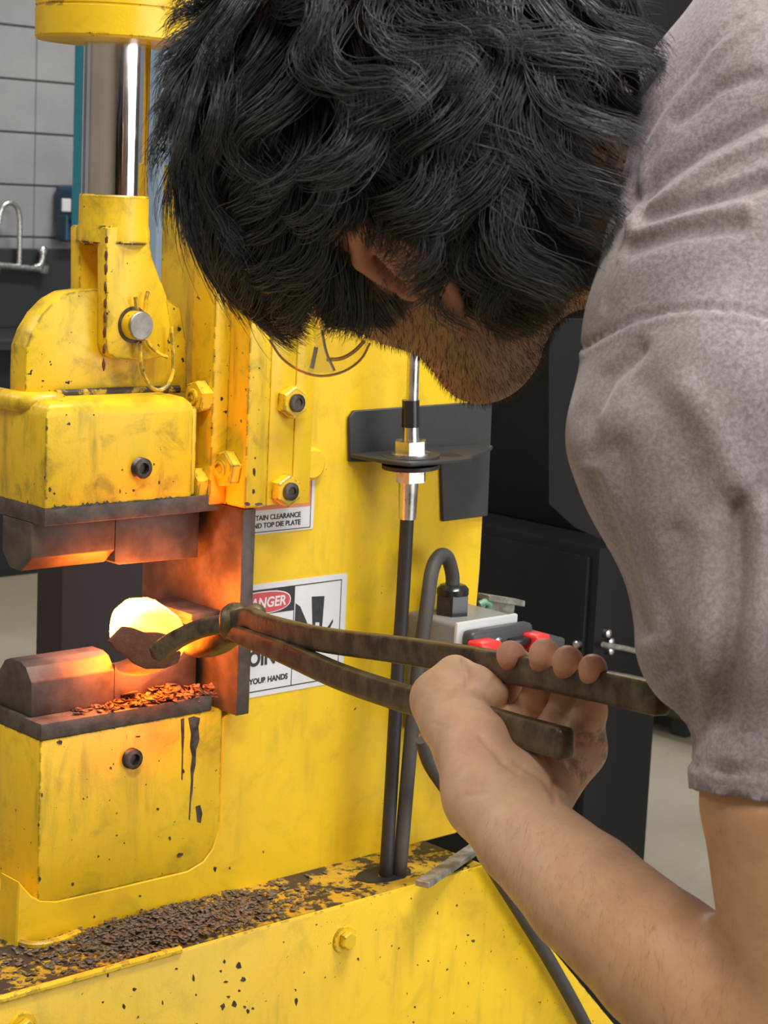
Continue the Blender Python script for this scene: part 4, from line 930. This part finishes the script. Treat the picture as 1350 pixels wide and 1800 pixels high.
rs = (TV-KC(0.46, -0.10, 1.09))@((KC(0.47, -0.25, 1.05)-SR)/np.linalg.norm(KC(0.47, -0.25, 1.05)-SR)); farm = np.linalg.norm(TV-KC(0.46, -0.17, 1.07), axis=1) < 0.12
kill = ((hd > 0) & near) | ((rs > 0) & farm & (((TV-HIP)@np.array([0, 0, 1.0])) > 0.08))
TV = TV-hemN*np.where(near & (hd > -0.004) & (hd <= 0), hd, 0)[:, None]*0.6
keep = ~kill; TQ = TQ[keep[TQ].all(1)]; used = np.unique(TQ); mp = np.full(len(TV), -1); mp[used] = np.arange(len(used))
def shirt_mat():
    t = NT('heather_grey_cotton'); f = t.noise(480, 4, 0.75); g_ = t.noise(60, 5, 0.7); h_ = t.noise(9, 3, 0.6)
    c = t.mix(t.ramp(f, 0.36, 0.66), (0.215, 0.172, 0.178), (0.345, 0.292, 0.305)); c = t.mix(t.ramp(g_, 0.5, 0.72, 0, 0.28), c, (0.39, 0.335, 0.345)); c = t.mix(t.ramp(h_, 0.4, 0.7, 0, 0.35), c, (0.235, 0.185, 0.165))
    t.set(Base_Color=c, Roughness=0.9, Specular_IOR_Level=0.15, Sheen_Weight=0.25, Sheen_Roughness=0.5)
    t.bump(t.math('ADD', t.noise(1400, 2, 0.6), t.math('MULTIPLY', g_, 0.6)), 0.35, 0.0009); return t.m
M['shirt'] = shirt_mat()
shirt = pp(np_mesh('t_shirt', TV[used], mp[TQ], M['shirt']))
sm_ = shirt.modifiers.new('thickness', 'SOLIDIFY'); sm_.thickness = 0.0022; sm_.offset = -1
# trousers and shoes below the frame
J = Sdf().group(0.05); hz = HIP[2]; fwd2 = np.array([*(cv((-0.6, 0, 0.8))[:2]), 0.0]); fwd2 /= np.linalg.norm(fwd2); lat2 = np.array([-fwd2[1], fwd2[0], 0])
HP = HIP+np.array([0, 0, -0.06])
J.ell(HP, np.stack([lat2, fwd2, [0, 0, 1.0]], 1), (0.165, 0.125, 0.13), 0.03)
for sg in (1, -1):
    hp = HP+lat2*0.095*sg; kn = np.array([*(hp+fwd2*0.09+lat2*0.03*sg)[:2], 0.50]); an_ = np.array([*(hp+fwd2*0.02+lat2*0.05*sg)[:2], 0.07])
    J.chain([(hp, 0.098), (kn, 0.072), (an_, 0.06)], 0.03)
JV, JQ = surface_nets(J, HP-np.array([0.4, 0.4, HP[2]-0.02]), HP+np.array([0.4, 0.4, 0.2]), 0.008)
M['denim'] = plain('dark_denim', (0.03, 0.036, 0.055), 0.8, 0, 0.2, 200, 0.2)
pp(np_mesh('trousers', JV, JQ, M['denim']))
for sg in (1, -1):
    a_ = np.array([*(HP+lat2*0.145*sg+fwd2*0.0)[:2], 0.0]); X = Sdf().group(0.02)
    X.cone(a_+[0, 0, 0.045], a_+fwd2*0.16+[0, 0, 0.035], 0.042, 0.038, 0.03); X.cone(a_+[0, 0, 0.045], a_+[0, 0, 0.09], 0.042, 0.045, 0.03)
    XV, XQ = surface_nets(X, a_-0.25, a_+0.3, 0.007); XV[:, 2] = np.maximum(XV[:, 2], 0.002); pp(np_mesh('shoe', XV, XQ, M['rubber']))

# ------------------------------------------------------------------ hair
def hair_mat():
    t = NT('black_hair'); n = t.noise(30, 3, 0.6)
    t.set(Base_Color=t.mix(n, (0.027, 0.0255, 0.025), (0.058, 0.055, 0.055)), Roughness=0.40, Specular_IOR_Level=0.6); return t.m
M['hair'] = hair_mat()
AXS = np.array([0.079, 0.100, 0.100]); C0 = np.array([0, 0, 0.012])
gl = np.array([HL@[0, 0, -1.0], HF@[0, 0, -1.0], HU@[0, 0, -1.0]])          # gravity in head axes
BL = (BV-HC)@HM
_q = np.linalg.norm((BL-C0)/AXS, axis=1)
extra = BL[ok_root(BL) & (np.linalg.norm(BL, axis=1) < 0.13) & (_q > 1.02) & (BL[:, 2] > -0.10) & (np.abs(BL[:, 0]) < 0.085) & ~((np.abs(BL[:, 0]) > 0.06) & (BL[:, 1] > -0.036) & (BL[:, 1] < 0.012) & (BL[:, 2] < -0.005))]
def sample(n, r):
    out = []
    while len(out) < n:
        v = r.normal(size=(n*2, 3)); v /= np.linalg.norm(v, axis=1)[:, None]; p = v*AXS+C0
        p = p[ok_root(p)]; out += list(p)
    out = np.array(out[:n]); m = n//6; out[:m] = extra[r.choice(len(extra), m)]+r.normal(0, 0.0006, (m, 3))
    return out
NP = 20
HAIRCUT = np.array([(380, -900), (330, -80), (285, 100), (262, 250), (256, 400), (274, 500), (308, 575), (345, 612), (430, 638), (486, 622), (520, 588), (543, 530), (562, 556), (590, 585), (628, 578), (664, 594), (690, 560), (735, 545), (770, 572), (850, 596), (905, 592), (945, 575), (1000, 520), (1055, 470), (1082, 380), (1128, 200), (1228, 0), (1300, -300), (1300, -900)], float)
def inside(px, py, poly):
    c = np.zeros(px.shape, bool); n = len(poly)
    for i in range(n):
        (x0, y0), (x1, y1) = poly[i], poly[(i+1) % n]
        hit = ((y0 > py) != (y1 > py)) & (px < (x1-x0)*(py-y0)/(y1-y0+1e-9)+x0); c ^= hit
    return c
def smooth_noise(p, f, o): return np.sin(p[:, 0]*f+o)*np.sin(p[:, 1]*f*0.9+1.7*o)+np.sin(p[:, 2]*f*1.1+2.3*o)
def guides(roots, r, length, wave=1.0):
    n = len(roots); P = np.zeros((n, NP, 3)); P[:, 0] = roots
    nrm = (roots-C0)/AXS**2; nrm /= np.linalg.norm(nrm, axis=1)[:, None]
    crown = np.array([-0.015, -0.055, 0.095])
    away = roots-crown; away -= nrm*(away*nrm).sum(1)[:, None]; dist = np.linalg.norm(away, axis=1)[:, None]+1e-6; away /= dist
    sw = np.cross(nrm, away)
    d = nrm*0.9+away*0.7+sw*(0.55*smooth_noise(roots, 34, 0.6)[:, None])+r.normal(0, 0.12, (n, 3)); d /= np.linalg.norm(d, axis=1)[:, None]
    bk = np.clip((-0.01-roots[:, 1])/0.05, 0, 1)[:, None]
    st = (length/(NP-1))[:, None]; lay = r.uniform(0.008, 0.030, (n, 1))+0.014*bk
    ph = 2.4*smooth_noise(roots, 24, 2.0)+r.normal(0, 0.25, n); fr = 0.95+0.15*smooth_noise(roots, 25, 4.0)
    wf = 1-0.75*np.clip((roots[:, 1]-0.01)/0.05, 0, 1)*np.clip((roots[:, 2]+0.01)/0.03, 0, 1); wave = wave*wf
    for i in range(1, NP):
        p = P[:, i-1]; q = (p-C0)/AXS; rad = np.linalg.norm(q, axis=1)[:, None]
        nn = (p-C0)/AXS**2; nn /= np.linalg.norm(nn, axis=1)[:, None]
        h = (rad-1)*0.09                                           # height above the scalp
        t = i/(NP-1)
        d = d*0.70+gl*(0.08+0.20*t)*(1-0.35*bk)+away*0.16*(1-t)-nn*np.clip((h-lay*math.sin(1.9*min(1, t*1.4)))*18, -0.35, 0.6)
        s2 = np.cross(nn, d); s2 /= np.linalg.norm(s2, axis=1)[:, None]+1e-9
        d = d+s2*(np.sin(ph+fr*t*7.5)*0.40*wave*min(1, t*2.2))[:, None]+nn*(np.cos(ph+fr*t*7.5)*0.26*wave*t)[:, None]
        d /= np.linalg.norm(d, axis=1)[:, None]
        p = p+d*st
        q = (p-C0)/AXS; rad = np.linalg.norm(q, axis=1)[:, None]
        lim = 1.03+0.10*t; p = np.where(rad < lim, C0+(p-C0)*lim/rad, p)
        P[:, i] = p
    return P
r5 = np.random.default_rng(11)
NG = 380
groots = sample(NG, r5)
gfront = np.clip((groots[:, 1]-0.0)/0.06, 0, 1)*np.clip((groots[:, 2])/0.05, 0, 1)
gback = np.clip((-0.01-groots[:, 2])/0.05, 0, 1)
glen = r5.uniform(0.085, 0.115, NG)+0.045*gfront-0.015*gback+0.035*np.clip((-0.03-groots[:, 1])/0.05, 0, 1)
G = guides(groots, r5, glen)
NS = 21000
sroots = sample(NS, r5)
d2 = ((sroots[:, None, :]-groots[None])**2).sum(2); near3 = np.argsort(d2, 1)[:, :3]
own = near3[:, 0].copy(); swap = r5.random(NS) < 0.16; own[swap] = near3[swap, 1]
wt = r5.uniform(0.0, 0.45, (NS, 1, 1)); other = near3[:, 1]
tt = np.linspace(0, 1, NP)[None, :, None]
off = (sroots-groots[own])[:, None, :]
cl = 1-0.62*np.clip(tt*1.2, 0, 1)
jit = r5.normal(0, 1, (NS, 1, 3))*0.0022*tt+0.0012*np.sin(r5.uniform(0, 6.28, (NS, 1, 3))+tt*r5.uniform(5, 14, (NS, 1, 1)))*tt
SP = G[own]+off*cl+jit
SP = SP+(G[other]-groots[other][:, None]-(G[own]-groots[own][:, None]))*wt*0.6
fly = r5.random(NS) < 0.04; SP[fly] += (r5.normal(0, 1, (fly.sum(), 1, 3))*0.009*tt**1.5)
ln = r5.uniform(0.72, 1.0, NS)
# haircut: strands end at the outline of the hairstyle and leave the ear showing
WX = HC+SP@HM.T; sx_, sy_, sz_ = proj(WX.reshape(-1, 3)); sx_ = sx_.reshape(NS, NP)+r5.normal(0, 7, (NS, 1)); sy_ = sy_.reshape(NS, NP)+r5.normal(0, 9, (NS, 1)); sz_ = sz_.reshape(NS, NP)
bad = ~inside(sx_, sy_, HAIRCUT)
edist = poly_dist(np.stack([sx_.ravel(), sy_.ravel()], 1), [(612, 412), (640, 428), (668, 456), (700, 500), (722, 528)]).reshape(NS, NP)
bad |= (edist < 17) & (sz_ < 1.0)
first = np.where(bad.any(1), bad.argmax(1), NP-1)
ln = np.minimum(ln, np.maximum(first, 0)/(NP-1)); good = ln > 0.08
SP, ln = SP[good], ln[good]; NS = len(ln)
idx = tt[0, :, 0][None]*ln[:, None]*(NP-1); i0 = np.minimum(idx.astype(int), NP-2); fr_ = (idx-i0)[..., None]
ar = np.arange(NS)[:, None]; SP = SP[ar, i0]*(1-fr_)+SP[ar, i0+1]*fr_
def strands(name, P, w0, mat):
    """P (n, m, 3) world paths -> three-sided tapering tubes in one mesh"""
    n, m, _ = P.shape
    T_ = np.gradient(P, axis=1); T_ /= np.linalg.norm(T_, axis=2)[..., None]+1e-9
    ref = rng.normal(size=(n, 1, 3)); u = np.cross(T_, ref); u /= np.linalg.norm(u, axis=2)[..., None]+1e-9; v = np.cross(T_, u)
    w = (np.asarray(w0).reshape(-1, 1, 1)*(1-0.75*np.linspace(0, 1, m)[None, :, None]**2))
    R = np.stack([P+w*(u*math.cos(a)+v*math.sin(a)) for a in (0, 2.094, 4.189)], 2)
    V = R.reshape(-1, 3); base = (np.arange(n)[:, None]*m+np.arange(m-1)[None])*3; base = base.reshape(-1)
    Q = np.concatenate([np.stack([base+a, base+b_, base+3+b_, base+3+a], 1) for a, b_ in ((0, 1), (1, 2), (2, 0))])
    return np_mesh(name, V, Q, mat)
W_ = HC+SP@HM.T
hair = pp(strands('hair', W_, r5.uniform(0.00026, 0.00042, NS), M['hair']))
# beard and neck stubble
def stub(n):
    out = []; nb = np.nonzero((((BV-HC)@HM)[:, 2] < -0.035) & (((BV-HC)@HM)[:, 2] > -0.135) & (((BV-HC)@HM)[:, 1] > -0.005) & (np.linalg.norm(BV-HC, axis=1) < 0.17))[0]
    sel = r5.choice(nb, n); p = BV[sel]; d = BN[sel]*0.6+np.array([0, 0, -0.4])+r5.normal(0, 0.3, (n, 3))+HU*-0.5
    d /= np.linalg.norm(d, axis=1)[:, None]; L_ = r5.uniform(0.0015, 0.0042, (n, 1))
    return np.stack([p-BN[sel]*0.0006, p+d*L_*0.5, p+d*L_+np.array([0, 0, -0.0008])], 1)
pp(strands('beard', stub(6500), np.full(6500, 0.00013), M['hair']))

# fine hair on the forearm
def armhair(n):
    x, y, z = proj(BV); nb = np.nonzero((z < 1.06) & (y > 1430) & (x > 850) & (x < 1300) & (BN@(-cw) > 0.3) & (np.linalg.norm(BV-HC, axis=1) > 0.3))[0]
    sel = r5.choice(nb, n); p = BV[sel]; fa = (EL-WR)/np.linalg.norm(EL-WR)
    d = fa*0.4+np.array([0, 0, -0.55])+r5.normal(0, 0.25, (n, 3)); d -= BN[sel]*((d*BN[sel]).sum(1)-0.25)[:, None]; d /= np.linalg.norm(d, axis=1)[:, None]
    L_ = r5.uniform(0.004, 0.009, (n, 1)); return np.stack([p-BN[sel]*0.0003, p+d*L_*0.5+BN[sel]*0.0003, p+d*L_], 1)
M['armhair'] = plain('brown_arm_hair', (0.20, 0.10, 0.05), 0.5)
pp(strands('arm_hair', armhair(800), np.full(800, 0.00004), M['armhair']))

# safety glasses
def lens_mat():
    t = NT('clear_polycarbonate'); tr = t.n.new('ShaderNodeBsdfTransparent'); tr.inputs[0].default_value = (0.95, 0.95, 0.93, 1)
    gs = t.n.new('ShaderNodeBsdfGlossy'); gs.inputs['Roughness'].default_value = 0.05; gs.inputs[0].default_value = (0.9, 0.9, 0.9, 1)
    mx = t.n.new('ShaderNodeMixShader'); mx.inputs[0].default_value = 0.07; t.link(tr.outputs[0], mx.inputs[1]); t.link(gs.outputs[0], mx.inputs[2])
    t.link(mx.outputs[0], t.n['Material Output'].inputs[0]); return t.m
def rim_mat():
    t = NT('tinted_rim'); t.set(Base_Color=(0.60, 0.42, 0.32), Roughness=0.15, Transmission_Weight=0.7, IOR=1.45); return t.m
M['lens'] = lens_mat(); M['rim'] = rim_mat(); M['shieldglint'] = plain('pale_highlight_plastic', (0.75, 0.70, 0.60), 0.15, 0, 0.05, 60, 0)
def HG(l, f, u): return H(l, f+0.026, u+0.002)
gla = empty('safety_glasses', tuple(HG(0, 0.10, -0.025))); tag(gla, 'clear wraparound safety glasses worn under the hanging fringe', 'glasses')
ginv = Matrix.Translation(-Vector(HG(0, 0.10, -0.025)))
def gp(o): o.parent = gla; o.matrix_parent_inverse = ginv; return o
# near lens, bulging towards the viewer
dl = float(proj(HG(0.055, 0.088, -0.03)[None])[2][0]); V = []; Fq = []; na, nh = 20, 8
low = smooth_path([(474, 598, 0), (496, 630, 0), (528, 652, 0), (565, 661, 0), (604, 653, 0), (634, 632, 0), (650, 604, 0)], 4)
for i, q in enumerate(low):
    for j in range(nh):
        s_ = j/(nh-1); tx, ty = 560+(q[0]-560)*(1-0.25*s_)-40*s_, q[1]*(1-s_)+548*s_
        V.append(K(tx, ty, dl-0.014*math.sin(math.pi*i/(len(low)-1))+0.012*s_))
for i in range(len(low)-1):
    for j in range(nh-1): Fq.append((i*nh+j, (i+1)*nh+j, (i+1)*nh+j+1, i*nh+j+1))
lo_ = np_mesh('lens', V, Fq, M['lens']); md = lo_.modifiers.new('t', 'SOLIDIFY'); md.thickness = 0.0018; gp(lo_)
b = bmesh.new(); add_tube(b, [V[i*nh] for i in range(len(low))], 0.0007, 8); gp(bm_obj('lens_rim', b, M['rim'], auto=60))
b = bmesh.new(); add_tube(b, smooth_path([K(575, 632, dl-0.004), K(600, 630, dl-0.006), K(622, 618, dl-0.006), K(640, 600, dl-0.004)], 6), 0.0011, 8); gp(bm_obj('temple_tip', b, M['rim'], auto=60))
b = bmesh.new(); add_prism(b, [K(548, 560, dl-0.016), K(566, 566, dl-0.016), K(572, 606, dl-0.017), K(588, 655, dl-0.016), K(540, 655, dl-0.016), K(552, 612, dl-0.017)], cw*0.002, 0.0006, 1); gp(bm_obj('side_shield', b, M['lens']))
b = bmesh.new(); add_tube(b, smooth_path([K(566, 580, dl-0.018), K(574, 620, dl-0.018), K(588, 652, dl-0.017)], 5), 0.0008, 8); add_tube(b, [K(556, 610, dl-0.018), K(548, 648, dl-0.017)], 0.0012, 8); gp(bm_obj('shield_highlight', b, M['shieldglint'], auto=60))  # pale strips stand in for the highlight on the side shield
for sg in (1, -1):
    if sg == 1:
        b = bmesh.new(); add_tube(b, smooth_path([K(560, 575, dl-0.004), HG(0.081, 0.020, -0.012), H(0.084, 0.0, -0.010), H(0.083, -0.02, -0.018)], 6), 1.0, 12, (0.0012, 0.003), tuple(HU)); gp(bm_obj('temple_arm', b, M['lens'], auto=60)); continue
    V = []; Fq = []; na, nh = 14, 8; edge = []
    for i in range(na):
        a = i/(na-1); th = math.radians(6+80*a)
        hgt = 0.030*math.sqrt(max(0.05, 1-((a-0.42)/0.72)**2))
        for j in range(nh):
            s_ = j/(nh-1)*2-1
            l = 0.076*math.sin(th); f = 0.045+0.068*math.cos(th)-0.006*s_*s_; u = -0.022+hgt*s_*(1.25 if s_ < 0 else 0.8)
            V.append(HG(l*sg, f, u))
        edge.append((HG(0.076*math.sin(th)*sg, 0.045+0.068*math.cos(th)-0.006, -0.022-hgt*1.25), HG(0.076*math.sin(th)*sg, 0.045+0.068*math.cos(th)-0.006, -0.022+hgt*0.8)))
    for i in range(na-1):
        for j in range(nh-1): Fq.append((i*nh+j, (i+1)*nh+j, (i+1)*nh+j+1, i*nh+j+1))
    lo_ = np_mesh('lens', V, Fq, M['lens']); md = lo_.modifiers.new('t', 'SOLIDIFY'); md.thickness = 0.0018; gp(lo_)
    b = bmesh.new(); add_tube(b, [e[0] for e in edge], 0.0013, 8); gp(bm_obj('lens_rim', b, M['rim'], auto=60))
    b = bmesh.new(); add_tube(b, smooth_path([HG(0.078*sg, 0.052, -0.012), HG(0.081*sg, 0.030, -0.010), HG(0.083*sg, 0.0, -0.004), HG(0.082*sg, -0.02, -0.012)], 6), 1.0, 12, (0.0014, 0.005), tuple(HU)); gp(bm_obj('temple_arm', b, M['lens'], auto=60))
    b = bmesh.new(); add_prism(b, [HG(0.079*sg, 0.062, 0.000), HG(0.080*sg, 0.040, -0.004), HG(0.080*sg, 0.040, -0.016), HG(0.079*sg, 0.062, -0.050)], HL*0.0016*sg, 0.0004, 1); gp(bm_obj('side_shield', b, M['lens']))
b = bmesh.new(); add_tube(b, smooth_path([HG(0.012, 0.113, -0.012), HG(0, 0.116, -0.010), HG(-0.012, 0.113, -0.012)], 5), 0.0025, 8); gp(bm_obj('bridge', b, M['lens'], auto=60))
